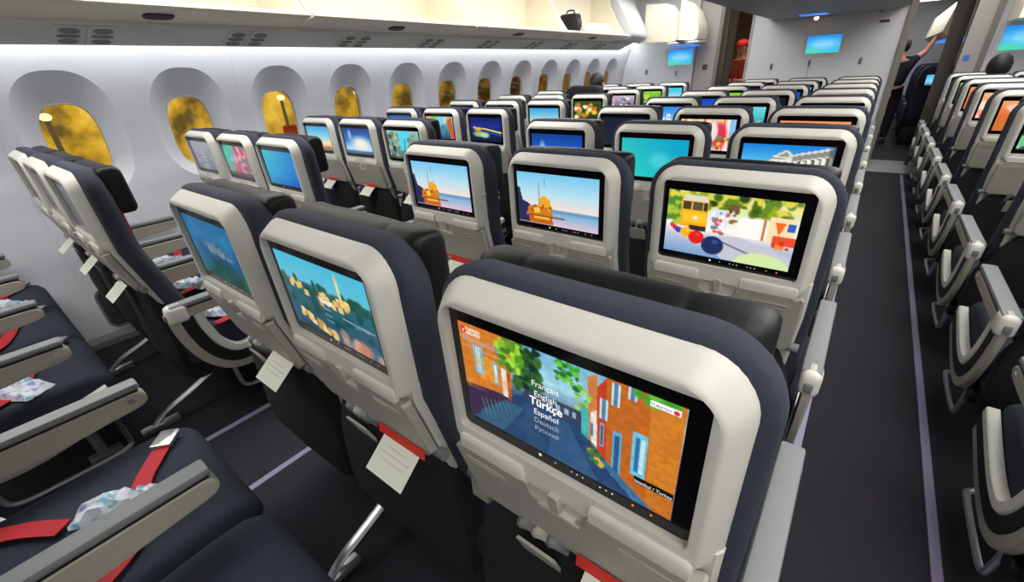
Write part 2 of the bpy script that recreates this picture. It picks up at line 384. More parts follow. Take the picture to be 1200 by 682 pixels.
def p_temple(p):
    p.grad([(0, (20, 130, 220)), (.4, (90, 190, 240)), (.8, (200, 230, 245)), (1, (200, 210, 190))])
    p.poly([(.30, .42), (.36, .26), (.5, .10), (.58, .2), (.98, .02), (1, 1), (.32, 1)], (232, 232, 218))
    p.poly([(.40, .26), (.5, .15), (.56, .24)], (150, 152, 140)); p.poly([(.58, .24), (.98, .06), (1, .18), (.58, .34)], (140, 144, 134))
    p.line(.34, .30, .58, .28, .008, (120, 124, 116)); p.line(.58, .36, 1, .22, .008, (96, 100, 94))
    for k in range(9):
        x = .36 + k * .072; y0 = .36 - max(0, k - 3) * .022; p.rect(x, y0, x + .022, 1, (84, 92, 86)); p.rect(x + .026, y0 - .03, x + .048, 1, (250, 250, 240))
    p.rect(.95, 0, 1, 1, (60, 64, 58), .5)
def p_dark(p): p.grad([(0, (16, 26, 50)), (1, (26, 34, 56))])
def p_off(p): p.grad([(0, (20, 22, 28)), (1, (30, 32, 38))])
def p_grey(p):
    p.grad([(0, (150, 152, 160)), (1, (104, 106, 116))]); p.blend((p.noise(5, 7) - .5) * 2, (176, 180, 186), .5)
    for k in range(4): p.rect(.4, .3 + k * .12, .62, .33 + k * .12, (196, 198, 204), .6)
def p_textile(p):
    p.grad([(0, (240, 214, 150)), (.3, (248, 200, 190)), (.7, (230, 120, 140)), (1, (250, 230, 200))])
    for k in range(14): p.rect(k / 14, 0, k / 14 + .035, 1, [(250, 220, 90), (226, 60, 90), (255, 250, 250), (240, 170, 190), (120, 200, 210)][k % 5], .7)
    p.ell(.72, .5, .14, .4, (226, 40, 70), .9, .4); p.ell(.62, .4, .08, .3, (255, 240, 236), .9, .4); p.rect(.9, 0, 1, .5, (120, 200, 240), .8); p.blobs(12, .5, .6, .95, 1, .05, [(60, 160, 90), (240, 190, 60), (200, 40, 50)])
def p_faces(p):
    p.grad([(0, (240, 150, 100)), (1, (220, 110, 70))])
    for k in range(8): p.ell(.08 + k * .12, .35 + .1 * (k % 2), .055, .24, (250, 196, 160), .95, .3); p.ell(.08 + k * .12, .18 + .1 * (k % 2), .05, .08, (120, 60, 40), .9, .3)
    p.rect(0, .75, 1, 1, (250, 220, 200), .5)
def p_white(p):
    p.grad([(0, (40, 130, 225)), (.5, (110, 190, 245)), (1, (170, 220, 240))])
    for x, h in ((.3, .45), (.45, .3), (.55, .55), (.7, .4), (.82, .6)): p.rect(x, h, x + .1, 1, (240, 242, 240)); p.rect(x + .03, h + .1, x + .06, h + .2, (110, 130, 150))
    p.blobs(10, .3, .8, .95, 1, .05, [(70, 130, 70), (210, 190, 150)])
def p_coast(p):
    p.grad([(0, (120, 215, 225)), (.4, (70, 195, 205)), (.6, (30, 160, 170)), (1, (50, 130, 120))]); p.rect(.55, .5, .95, .6, (190, 220, 200), .5); p.blobs(8, .5, .6, 1, .7, .06, [(40, 110, 90), (200, 190, 130)])
def p_dome(p):
    p.grad([(0, (16, 100, 190)), (1, (20, 120, 210))]); p.ell(.6, .75, .22, .5, (120, 205, 235), .95, .2); p.rect(.38, .8, .82, 1, (150, 210, 235))
def p_people(p):
    p.grad([(0, (200, 190, 170)), (.4, (90, 160, 170)), (1, (20, 70, 110))])
    p.ell(.12, .15, .1, .16, (230, 180, 140)); p.rect(.22, 0, .4, .4, (120, 205, 30)); p.rect(.42, 0, .62, .5, (110, 215, 235)); p.poly([(.78, .2), (.95, 0), (1, 1), (.86, 1)], (196, 96, 30)); p.ell(.4, .7, .12, .2, (40, 110, 150)); p.ell(.6, .6, .1, .24, (70, 130, 160)); p.rect(.66, 0, .76, .3, (220, 210, 200))
def p_bridge(p):
    p.grad([(0, (10, 24, 96)), (.35, (16, 44, 140)), (.55, (14, 40, 110)), (1, (6, 16, 56))])
    p.line(.1, .42, .5, .48, .02, (250, 214, 120)); p.line(.5, .48, 1, .62, .025, (255, 220, 110)); p.ell(.28, .7, .2, .12, (190, 200, 90), .9, .6); p.ell(.46, .74, .14, .12, (180, 226, 190), .9, .6); p.ell(.24, .5, .12, .08, (226, 186, 60), .9, .6); p.line(.55, .62, .98, .72, .02, (40, 110, 200), .8)
def p_fall(p):
    p.grad([(0, (150, 200, 190)), (1, (90, 120, 110))])
    p.rect(.38, 0, .7, .7, (90, 215, 235)); p.blobs(30, 0, .1, .36, 1, .05, [(110, 130, 110), (180, 190, 160), (70, 90, 80)]); p.blobs(26, .68, .1, 1, 1, .05, [(130, 150, 140), (90, 110, 100)]); p.line(.56, .3, .5, .8, .02, (60, 110, 120)); p.ell(.18, .65, .05, .12, (40, 54, 50)); p.rect(.0, .92, 1, 1, (50, 60, 56), .6)
def p_sunset(p):
    p.grad([(0, (60, 160, 215)), (.4, (130, 205, 230)), (.7, (250, 226, 170)), (.82, (226, 170, 120)), (1, (120, 96, 96))])
    p.poly([(0, .85), (.08, .6), (.14, .5), (.2, .75), (.36, .85), (.4, 1), (0, 1)], (150, 80, 50)); p.poly([(.4, .9), (.9, .82), (1, 1), (.4, 1)], (140, 110, 110))
def p_whitecloud(p):
    p.grad([(0, (16, 56, 140)), (.5, (40, 120, 205)), (.8, (190, 220, 240)), (1, (60, 110, 150))]); p.ell(.62, .6, .34, .26, (240, 240, 225), .95, .9); p.ell(.24, .25, .06, .2, (170, 200, 230), .8, .8); p.rect(0, .88, 1, 1, (60, 80, 110), .7)
def p_pattern(p):
    p.grad([(0, (90, 110, 130)), (1, (150, 110, 100))]); p.blobs(16, 0, .1, .55, .8, .12, [(40, 190, 160), (80, 210, 180), (110, 150, 150)]); p.blobs(20, .4, .1, 1, .9, .1, [(196, 80, 110), (220, 150, 170), (150, 140, 160), (180, 60, 80)]); p.rect(0, .88, 1, 1, (40, 34, 40), .6)
def p_green(p):
    p.grad([(0, (150, 215, 60)), (.5, (96, 170, 40)), (1, (30, 70, 30))]); p.blobs(20, 0, .2, 1, .8, .07, [(230, 240, 90), (60, 120, 30), (190, 220, 90)])
def p_crowd(p):
    p.grad([(0, (200, 190, 205)), (1, (60, 60, 80))]); p.blobs(34, 0, .1, 1, .9, .06, [(250, 240, 245), (230, 160, 190), (70, 60, 80), (110, 160, 170)])
def p_yellow(p):
    p.grad([(0, (60, 80, 30)), (1, (40, 50, 24))]); p.blobs(22, 0, .2, 1, .9, .09, [(240, 200, 40), (250, 240, 190), (110, 150, 40), (230, 110, 40)])
def p_cyan(p): p.grad([(0, (60, 190, 225)), (.6, (140, 220, 240)), (1, (60, 120, 150))]); p.blend((p.noise(5, 4) - .5) * 2, (220, 240, 248), .7)
def p_blue(p): p.grad([(0, (16, 66, 190)), (1, (40, 130, 225))]); p.ell(.5, .8, .3, .3, (150, 200, 240), .8, .8)
def p_night(p): p.grad([(0, (20, 26, 34)), (1, (16, 30, 40))]); p.rect(.55, .3, .9, .9, (60, 140, 200), .9)
def p_orange(p):
    p.grad([(0, (250, 170, 110)), (.5, (226, 110, 50)), (1, (200, 120, 60))]); p.ell(.6, .5, .3, .34, (150, 120, 60), .9, .4); p.ell(.6, .5, .2, .22, (220, 170, 90), .9, .4); p.line(.1, .2, .4, .8, .03, (255, 206, 150)); p.ell(.2, .2, .12, .1, (250, 210, 200), .8, .6)
def p_pink(p):
    p.grad([(0, (250, 190, 150)), (1, (240, 150, 110))]); p.blobs(26, 0, 0, 1, 1, .09, [(255, 226, 210), (226, 100, 90), (255, 170, 110), (250, 235, 190)])
def p_mint(p):
    p.grad([(0, (20, 40, 40)), (1, (40, 90, 70))]); p.line(.0, .9, .5, .1, .06, (170, 230, 190)); p.line(.3, 1, .8, .2, .06, (220, 240, 220)); p.rect(0, .6, .2, .9, (120, 200, 150))
def p_skygreen(p): p.grad([(0, (150, 210, 60)), (.4, (190, 226, 120)), (.6, (120, 190, 235)), (1, (60, 140, 220))])
PIC = {k[2:]: v for k, v in list(globals().items()) if k.startswith('p_')}
LUT = None
def picture_mesh(kind, x0, x1, zb, zt, yf, w, h):
    """flat grid, one colour per vertex; yf(z) gives depth"""
    p = Pic(w, h); PIC[kind](p); a = np.clip(p.a, 0, 255) / 255
    l = np.where(a <= .04045, a / 12.92, ((a + .055) / 1.055) ** 2.4)
    vs = [(x0 + (x1 - x0) * i / (w - 1), yf(zt + (zb - zt) * j / (h - 1)), zt + (zb - zt) * j / (h - 1)) for j in range(h) for i in range(w)]
    fs = [(j * w + i, (j + 1) * w + i, (j + 1) * w + i + 1, j * w + i + 1) for j in range(h - 1) for i in range(w - 1)]
    me = bpy.data.meshes.new('picture'); me.from_pydata(vs, [], fs)
    at = me.color_attributes.new('picture', 'FLOAT_COLOR', 'POINT')
    c = np.ones((w * h, 4), np.float32); c[:, :3] = l.reshape(-1, 3); at.data.foreach_set('color', c.ravel())
    me.materials.append(M['picture']); return me
DG = None
def text_mesh(txt, size, m, align='LEFT', bold=0):
    cu = bpy.data.curves.new('lettering', 'FONT'); cu.body = txt; cu.size = size; cu.align_x = align; cu.offset = bold
    cu.resolution_u = 3
    o = bpy.data.objects.new('lettering', cu); COL.objects.link(o)
    dg = bpy.context.evaluated_depsgraph_get(); me = bpy.data.meshes.new_from_object(o.evaluated_get(dg))
    bpy.data.objects.remove(o); me.materials.clear(); me.materials.append(m); return me

# ------------------------------------------------------------------ one aircraft seat (local frame: hinge at y=0, faces +y)
def prof(z):
    if z >= .86: return -.040 + (1.155 - z) * .042
    if z >= .64: return -.0276 + (.86 - z) / .22 * .062
    return .0344 + (.64 - z) / .19 * .05
def ring_at(poly, d, cen=None, inset=0.0, ztop=None):
    if inset:
        xs = [p[0] for p in poly]; zs = [p[1] for p in poly]; cx = (min(xs) + max(xs)) / 2; cz = (min(zs) + max(zs)) / 2
        hw = (max(xs) - min(xs)) / 2; hh = (max(zs) - min(zs)) / 2
        poly = [(cx + (p[0] - cx) * (hw - inset) / hw, cz + (p[1] - cz) * (hh - inset) / hh) for p in poly]
    return [(x, prof(z) + d, z) for x, z in poly]
SC = dict(hw=.1625, zt=1.112, zb=.911)      # screen glass
def crown(poly, h=.007, hw=.2, z0=1.0):
    return [(x, z + (h * (1 - (x / hw) ** 2) if z > z0 else 0)) for x, z in poly]
ME = {}
def build_seat_meshes():
    # --- pale shell frame round the screen
    N = 8
    def out(ins): return crown(rrect(-.199 + ins, .199 - ins, .858 + ins * .3, 1.145 - ins, .060 - ins * .7, .03, N), .006)
    hole = rrect(-.166, .166, .905, 1.116, .010, .010, N)
    mb = MB(); D = [(.0235, 0), (.0205, .0012), (.0180, .004), (.0125, .013), (.006, .024), (.002, .032), (0, .041), (0, .052)]
    rings = [[(x, prof(z) + .016, z) for x, z in hole], [(x, prof(z) + .001, z) for x, z in hole]]
    rings += [[(x, prof(z) + d, z) for x, z in out(i)] for i, d in D]
    mb.loft(rings, False, True)
    # side cheeks that run down from the frame behind the tray
    for s in (-1, 1):
        rr = []
        for z in (.90, .86, .80, .72, .64, .56, .48):
            w0, w1 = .150, .199 - max(0, .8 - z) * .06
            y = prof(z)
            rr.append([(s * w0, y + .02, z), (s * (w1 - .006), y + .020, z), (s * w1, y + .028, z), (s * w1, y + .052, z), (s * w0, y + .052, z)])
        mb.loft(rr)
    ME['back_shell'] = mb.mesh('back_shell', M['shell'])
    mb = MB().loft([[(x, prof(z) + .013, z) for x, z in rrect(-.1658, .1658, .9052, 1.1158, .01)], [(x, prof(z) + .02, z) for x, z in rrect(-.1658, .1658, .9052, 1.1158, .01)]])
    ME['screen'] = mb.mesh('screen', M['bezel'], 30)
    # touch buttons under the picture
    for k, x in enumerate((-.03, -.006, .018, .026, .034, .058, .066, .074)):
        r = .0026 if k == 0 else .0012
        mb = MB().loft([[(x + r * math.cos(a * PI / 4), prof(.918) + .0122, .918 + r * math.sin(a * PI / 4)) for a in range(8)]], True, False); ME['button%d' % k] = mb.mesh('touch_button', M['white_led'], 0)
    for k, x in enumerate((.100, .122)): ME['abutton%d' % k] = MB().loft([[(x + .0016 * math.cos(a * PI / 4), prof(.918) + .0122, .918 + .0016 * math.sin(a * PI / 4)) for a in range(8)]], True, False).mesh('touch_button', M['amber_led'], 0)
    # --- tray table
    mb = MB()
    nt = []
    for k in range(9):                                  # rounded latch notch in the top edge
        a = PI - PI * k / 8; nt.append((.046 * math.cos(a) * (1 if abs(math.cos(a)) > .7 else 1), .845 - .020 * math.sin(a)))
    poly = [(-.186, .715)] + [(-.186, .852), (-.176, .862), (-.052, .868)] + [(-.046, .862)] + nt + [(.046, .862)] + [(.052, .868), (.176, .862), (.188, .868), (.192, .862), (.188, .715)] + [(.176, .700), (-.174, .700)]
    mb.loft([[(x * .985, prof(z) - .004, z) for x, z in poly], [(x, prof(z) - .002, z) for x, z in poly], [(x, prof(z) + .016, z) for x, z in poly]])
    for x in (-.128, .128):                             # finger slots
        q = rrect(x - .038, x + .038, .826, .842, .004, .004, 2)
        q2 = rrect(x - .034, x + .034, .829, .839, .003, .003, 2)
        mb.loft([[(a, prof(z) - .0035, z) for a, z in q], [(a, prof(z) - .0062, z) for a, z in q], [(a, prof(z) - .0062, z) for a, z in q2], [(a, prof(z) - .0035, z) for a, z in q2]], False, False)
    ME['tray_table'] = mb.mesh('tray_table', M['tray'], 30)
    for sd, (x0, x1) in enumerate(((-.168, -.050), (.050, .176))):   # ledges above the tray
        q = rrect(x0, x1, .866, .893, .008, .004, 3)
        mb = MB().loft([[(a, prof(z) + .004, z) for a, z in q], [(a, prof(z) - .003, z) for a, z in q], [((x0 + x1) / 2 + (a - (x0 + x1) / 2) * .975, prof(z) - .0055, .866 + (z - .866) * .86) for a, z in q]])
        ME['ledge%d' % sd] = mb.mesh('tray_ledge', M['shell'])
    mb = MB(); q = rrect(-.045, .045, .826, .872, .01, .018, 4)
    mb.loft([[(a, prof(z) + .012, z) for a, z in q], [(a, prof(z) + .004, z) for a, z in q]])
    q = rrect(-.034, .034, .820, .829, .004, .004, 3)
    mb.loft([[(a, prof(z) + .006, z) for a, z in q], [(a, prof(z) - .0055, z) for a, z in q]])
    ME['latch_plate'] = mb.mesh('latch_plate', M['shell'])
    mb = MB(); q = rrect(-.009, .009, .838, .876, .005, .005, 3)
    mb.loft([[(a, prof(z) + .006, z) for a, z in q], [(a, prof(z) - .006, z) for a, z in q], [(a * .8, prof(z) - .009, z) for a, z in q]])
    ME['latch'] = mb.mesh('tray_latch', M['tray'])
    for s in (-1, 1): ME['tray_pivot%d' % s] = MB().tube([(s * .176, prof(.70) + .014, .704), (s * .207, prof(.70) + .014, .704)], .012, 12).mesh('tray_pivot', M['grey'])
    # --- lower back panel, pocket
    mb = MB(); rr = []
    for z, w in ((.76, .184), (.66, .184), (.60, .182), (.54, .176), (.50, .17)):
        y = prof(z) + .016; rr.append([(-w, y + .008, z), (-w + .01, y, z), (w - .01, y, z), (w, y + .008, z), (w, y + .04, z), (-w, y + .04, z)])
    mb.loft(rr); ME['lower_back_panel'] = mb.mesh('lower_back_panel', M['beige'])
    mb = MB(); rr = []
    for z, w, d in ((.690, .165, .010), (.66, .176, -.004), (.60, .196, .020 - prof(.60)), (.50, .226, .026 - prof(.5)), (.40, .230, .024 - prof(.4)), (.31, .226, .030 - prof(.31)), (.26, .20, .06 - prof(.26))):
        y = prof(z) + d; rr.append([(-w, y + .012, z), (-w + .014, y, z), (0, y - .006, z), (w - .014, y, z), (w, y + .012, z), (w, y + .07, z), (-w, y + .07, z)])
    mb.loft(rr); ME['seat_pocket'] = mb.mesh('seat_pocket', M['net'])
    mb = MB(); q = rrect(-.095, -.018, .600, .675, .008, .008, 3)
    mb.loft([[(a, prof(z) - .022 - (z - .60) * .12, z) for a, z in q], [(a, prof(z) - .016 - (z - .60) * .12, z) for a, z in q]])
    ME['holder_plate'] = mb.mesh('holder_plate', M['tray'])
    for k, x in enumerate((-.088, -.058, -.030)):
        mb = MB().tube(smooth_path([(x - .012, prof(.66) + .004, .650), (x - .008, prof(.68) - .006, .680), (x + .004, prof(.70) - .010, .706), (x + .016, prof(.69) - .004, .690), (x + .020, prof(.66) + .004, .655)], 4), [.005 + .005 * math.sin(PI * j / 16) for j in range(17)], 8)
        ME['holder_loop%d' % k] = mb.mesh('holder_loop', [M['grey'], M['tray'], M['grey']][k])
    # --- navy cover
    def cov(ins): return crown(rrect(-.217 + ins, .217 - ins, .50 + ins, 1.153 - ins, .075 - ins * .5, .05, 8), .008, .22, 1.08)
    def sub(poly): return densify(poly, .05)
    mb = MB(); base = sub(cov(0))
    def ins(poly, i):
        return [(x - i * max(-1, min(1, x / .12)), z - i * max(-1, min(1, (z - .82) / .2))) for x, z in poly]
    mb.loft([[(x, prof(z) + d, z) for x, z in ins(base, i)] for i, d in ((.03, .034), (.010, .037), (.003, .043), (0, .052), (.000, .066), (.003, .082), (.012, .096), (.03, .102), (.06, .104))])
    ME['backrest_cover'] = mb.mesh('backrest_cover', M['navy'], 60)
    b2 = densify(rrect(-.192, .192, .90, 1.125, .07, .05, 6), .05)
    mb = MB().loft([[(x, prof(z) + d, z) for x, z in ins(b2, i)] for i, d in ((0, .074), (.001, .100), (.008, .108), (.03, .112))])
    ME['red_lining'] = mb.mesh('red_lining', M['red'], 60)
    # --- headrest: padded block with two wings
    mb = MB(); rr = []
    st = [(-.190, .35), (-.189, .6), (-.184, .82), (-.175, .94), (-.160, 1), (-.120, 1), (-.110, .985), (-.106, .955), (-.102, .985), (-.09, 1), (-.03, 1), (.03, 1), (.09, 1), (.102, .985), (.106, .955), (.110, .985), (.120, 1), (.160, 1), (.175, .94), (.184, .82), (.189, .6), (.190, .35)]
    for x, sc in st:
        wg = .016 * max(0, (abs(x) - .106) / .084)
        q = rrect(.088, .150 + wg, .985, 1.150, .026, .024, 4); cd = .5 * (.088 + .150 + wg); cz = 1.068
        rr.append([(x, prof(cz + (z - cz) * (.6 + .4 * sc)) + cd + (d - cd) * sc, cz + (z - cz) * (.75 + .25 * sc) + (.006 * (1 - (x / .19) ** 2) if z > cz else 0)) for d, z in q])
    mb.loft(rr); ME['headrest'] = mb.mesh('headrest', M['leather'], 50)
    # --- seat cushion (rounded, front roll), pan, tube, legs
    mb = MB(); rr = []
    for y, zt, zb, w in ((.045, .40, .385, .200), (.05, .445, .35, .225), (.08, .462, .34, .235), (.2, .462, .33, .238), (.36, .468, .33, .238), (.48, .474, .34, .238), (.55, .470, .355, .237), (.585, .455, .375, .231), (.603, .43, .395, .217), (.606, .415, .41, .200)):
        q = rrect(-w, w, zb, zt, min(.028, (zt - zb) * .45), min(.02, (zt - zb) * .45), 5)
        rr.append([(x, y, z + (.008 * (1 - (x / .25) ** 2) if z > (zt + zb) / 2 else 0)) for x, z in q])
    mb.loft(rr); ME['seat_cushion'] = mb.mesh('seat_cushion', M['cushion'], 60)
    mb = MB(); mb.rbox(-.22, .22, .06, .52, .26, .345, .02, 2); mb.tube([(-.238, .14, .28), (.238, .14, .28)], .028, 12); mb.tube([(-.238, .44, .29), (.238, .44, .29)], .026, 12)
    ME['seat_pan'] = mb.mesh('seat_pan', M['dark'])
    mb = MB(); mb.tube(smooth_path([(0, .30, .30), (0, .21, .19), (0, .07, .12), (0, -.06, .07), (0, -.12, .025)], 5), .016, 8, True, .7); mb.rbox(-.016, .016, -.17, -.02, .0, .034, .006, 1)
    ME['leg_rear'] = mb.mesh('leg', M['steel'])
    mb = MB(); mb.tube(smooth_path([(0, .42, .29), (0, .46, .16), (0, .47, .03)], 5), [.018] * 11, 8); mb.rbox(-.02, .02, .42, .53, .0, .03, .006, 1)
    ME['leg_front'] = mb.mesh('leg', M['grey'])
    def bar(s):
        return MB().tube(smooth_path([(s * .222, .20, .28), (s * .226, .205, .18), (s * .226, .225, .14), (s * .226, .30, .128), (s * .226, .50, .128), (s * .215, .545, .128), (s * .17, .555, .128), (0, .555, .128), (-s * .24, .555, .128)], 4), .0095, 8)
    for s in (-1, 1): ME['bar%d' % s] = bar(s).mesh('luggage_bar', M['steel'])
    # --- armrest
    def arm_poly(z0):
        return [(.07, .57), (.07, z0), (.515, z0), (.533, z0 - .006), (.541, z0 - .020), (.540, z0 - .034), (.530, .584), (.51, .579), (.45, .574), (.38, .566), (.31, .560), (.10, .556)]
    mb = MB(); P = arm_poly(.628)
    mb.loft([[(x, *p) for p in [(.3 + (q[0] - .3) * s, .59 + (q[1] - .59) * s2) for q in P]] for x, s, s2 in ((-.024, .985, .93), (-.021, 1, 1), (.021, 1, 1), (.024, .985, .93))])
    ME['armrest'] = mb.mesh('armrest', M['beige'])
    mb = MB(); P = [(.07, .60), (.07, .628), (.515, .628), (.533, .622), (.541, .608), (.530, .597), (.50, .592), (.10, .592)]
    mb.loft([[(x, *p) for p in [(.3 + (q[0] - .3) * s, .61 + (q[1] - .61) * s2) for q in P]] for x, s, s2 in ((-.024, .985, .93), (-.021, 1, 1), (.021, 1, 1), (.024, .985, .93))])
    ME['armrest_thin'] = mb.mesh('armrest', M['beige'])
    mb = MB(); mb.prism([(.075, .6275), (.075, .634), (.51, .634), (.53, .6275)], 'x', -.02, .02); ME['arm_gap'] = mb.mesh('arm_seam', M['dark'])
    mb = MB(); mb.rbox(-.024, .024, .06, .536, .634, .654, .007, 2); ME['arm_pad'] = mb.mesh('arm_pad', M['padgrey'])
    mb = MB(); mb.tube([(-.027, .505, .608), (.027, .505, .608)], .009, 12); ME['arm_button'] = mb.mesh('recline_button', M['steel'])
    # --- aisle shroud
    cl = smooth_path([(0, .105, .60), (0, .115, .50), (0, .15, .395), (0, .215, .325), (0, .31, .315), (0, .43, .335), (0, .585, .375)], 5)
    nrm = []
    for i in range(len(cl)):
        a = Vector(cl[max(0, i - 1)]); b = Vector(cl[min(len(cl) - 1, i + 1)]); t = (b - a).normalized(); nrm.append(Vector((0, -t.z, t.y)))
    def band(a, b, x0, x1):
        mb = MB(); rr = []
        for c, n in zip(cl, nrm):
            p = Vector(c) + n * a; q = Vector(c) + n * b
            m_ = .004 if b > a else -.004
            pi = p + n * m_; qi = q - n * m_
            rr.append([(x0, p.y, p.z), (x1 - .004 * (1 if x1 > x0 else -1), p.y, p.z), (x1, pi.y, pi.z), (x1, qi.y, qi.z), (x1 - .004 * (1 if x1 > x0 else -1), q.y, q.z), (x0, q.y, q.z)])
        return mb.loft(rr)
    for s in (-1, 1):
        k = '%d' % s
        ME['shroud' + k] = band(-.062, .05, s * .245, s * .264).mesh('aisle_shroud', M['beige'])
        ME['inset' + k] = band(-.028, .022, s * .250, s * .2665).mesh('shroud_inset', M['dark'])
        ME['rim' + k] = band(.022, .056, s * .242, s * .270).mesh('shroud_rim', M['white'])
        mb = MB(); x0, x1 = sorted((s * .228, s * .278)); mb.rbox(x0, x1, .045, .120, .575, .652, .018, 3); ME['pivot' + k] = mb.mesh('arm_pivot', M['white'])
        mb = MB(); mb.rbox(s * .253 - .010, s * .253 + .010, .038, .055, .595, .622, .004, 2); ME['pbut' + k] = mb.mesh('pivot_button', M['grey'])
    mb = MB(); mb.tube([(.199, prof(1.0) + .02, 1.0), (.2075, prof(1.0) + .02, 1.0)], .0055, 10); mb.tube([(.2075, prof(1.0) + .02, 1.0), (.2095, prof(1.0) + .02, 1.0)], .007, 10)
    ME['coat_hook'] = mb.mesh('coat_hook', M['shell'])
    # --- belt
    def ribbon(path, w, th=.003, side=(0, 0, 0)):
        mb = MB(); rr = []
        P = [Vector(p) for p in smooth_path(path, 5)]
        for i, p in enumerate(P):
            t = (P[min(i + 1, len(P) - 1)] - P[max(i - 1, 0)]).normalized(); n = t.cross(Vector((0, 0, 1))); n.normalize(); n *= w / 2
            rr.append([tuple(p - n), tuple(p + n), tuple(p + n + Vector((0, 0, th))), tuple(p - n + Vector((0, 0, th)))])
        return mb.loft(rr)
    b = ribbon([(-.236, .10, .484), (-.17, .16, .4775), (-.11, .23, .478), (-.04, .285, .482)], .042)
    r2 = ribbon([(.225, .20, .478), (.19, .31, .4785), (.14, .375, .481), (.06, .41, .483), (-.03, .435, .484), (-.09, .475, .4845), (-.135, .51, .4845)], .042); ME['belt'] = b.mesh('seat_belt', M['belt']); ME['belt2'] = r2.mesh('seat_belt', M['belt'])
    mb = MB()
    c = Vector((-.155, .525, .4875)); t = Vector((-.75, .66, 0)); n = Vector((.66, .75, 0))
    def fr(a, b_, z): p = c + t * a + n * b_; return (p.x, p.y, p.z + z)
    q = [(-.03, -.025), (.03, -.025), (.034, -.018), (.034, .018), (.03, .025), (-.03, .025)]
    mb.loft([[fr(a, b_, -.0025) for a, b_ in q], [fr(a, b_, .009) for a, b_ in q], [fr(a * .8, b_ * .8, .013) for a, b_ in q]])
    ME['buckle'] = mb.mesh('buckle', M['steel'])
build_seat_meshes()

TEXTS = {
 'street': [('Français', .012, .455, .33, 'text', 0), ('English', .012, .455, .425, 'text', 0), ('Türkçe', .0165, .455, .515, 'text', .0004), ('Español', .012, .455, .605, 'text', 0), ('Deutsch', .011, .455, .69, 'textdim', 0), ('Русский', .009, .455, .77, 'textdim', 0),
            ('Bienvenido', .014, .125, .165, 'textdim', 0), ('Por favor, seleccione un idioma', .0052, .13, .225, 'textdim', 0), ('TURKISH', .0062, .085, .06, 'text', .0001), ('AIRLINES', .0062, .085, .095, 'text', .0001)],
 'hill': [('English', .008, .5, .40, 'textdim', 0), ('Türkçe', .013, .5, .50, 'text', .0004), ('Español', .008, .5, .58, 'textdim', 0), ('Deutsch', .007, .5, .66, 'textdim', 0), ('Русский', .006, .5, .74, 'textdim', 0)],
}
PX0, PX1, PZT, PZB = -.1515, .1435, 1.091, .926
def card_mesh():
    mb = MB(); rr = []
    for t in range(5):
        z = .700 - t * .0125; y = prof(.70) - .012 - t * .0155
        rr.append([(-.056, y, z), (.056, y, z), (.056, y + .0012, z), (-.056, y + .0012, z)])
    mb.loft(rr); return mb.mesh('paper_card', M['card'], 0)
def leaf_mesh():
    mb = MB(); rr = []
    for t in range(4):
        z = .720 - t * .0075; y = prof(.71) - .0105 - t * .001
        rr.append([(-.072, y, z), (.072, y, z), (.072, y + .0015, z), (-.072, y + .0015, z)])
    mb.loft(rr); return mb.mesh('red_leaflet', M['redcard'], 0)
ME['card'] = card_mesh(); ME['leaf'] = leaf_mesh()
def lines_mesh():
    mb = MB()
    for k, w in ((0, .03), (1, .045), (2, .036)):
        z = .688 - k * .008; t = (.700 - z) / .0125; y = prof(.70) - .0128 - t * .0155
        mb.add([(-w, y, z), (w, y, z), (w, y - .0014, z - .0022), (-w, y - .0014, z - .0022)], [(0, 1, 2, 3)])
    return mb.mesh('print', M['textgrey'], 0)
ME['cardprint'] = lines_mesh()
def put(k, name, parent, loc=None): return obj(name, ME[k], parent, loc)

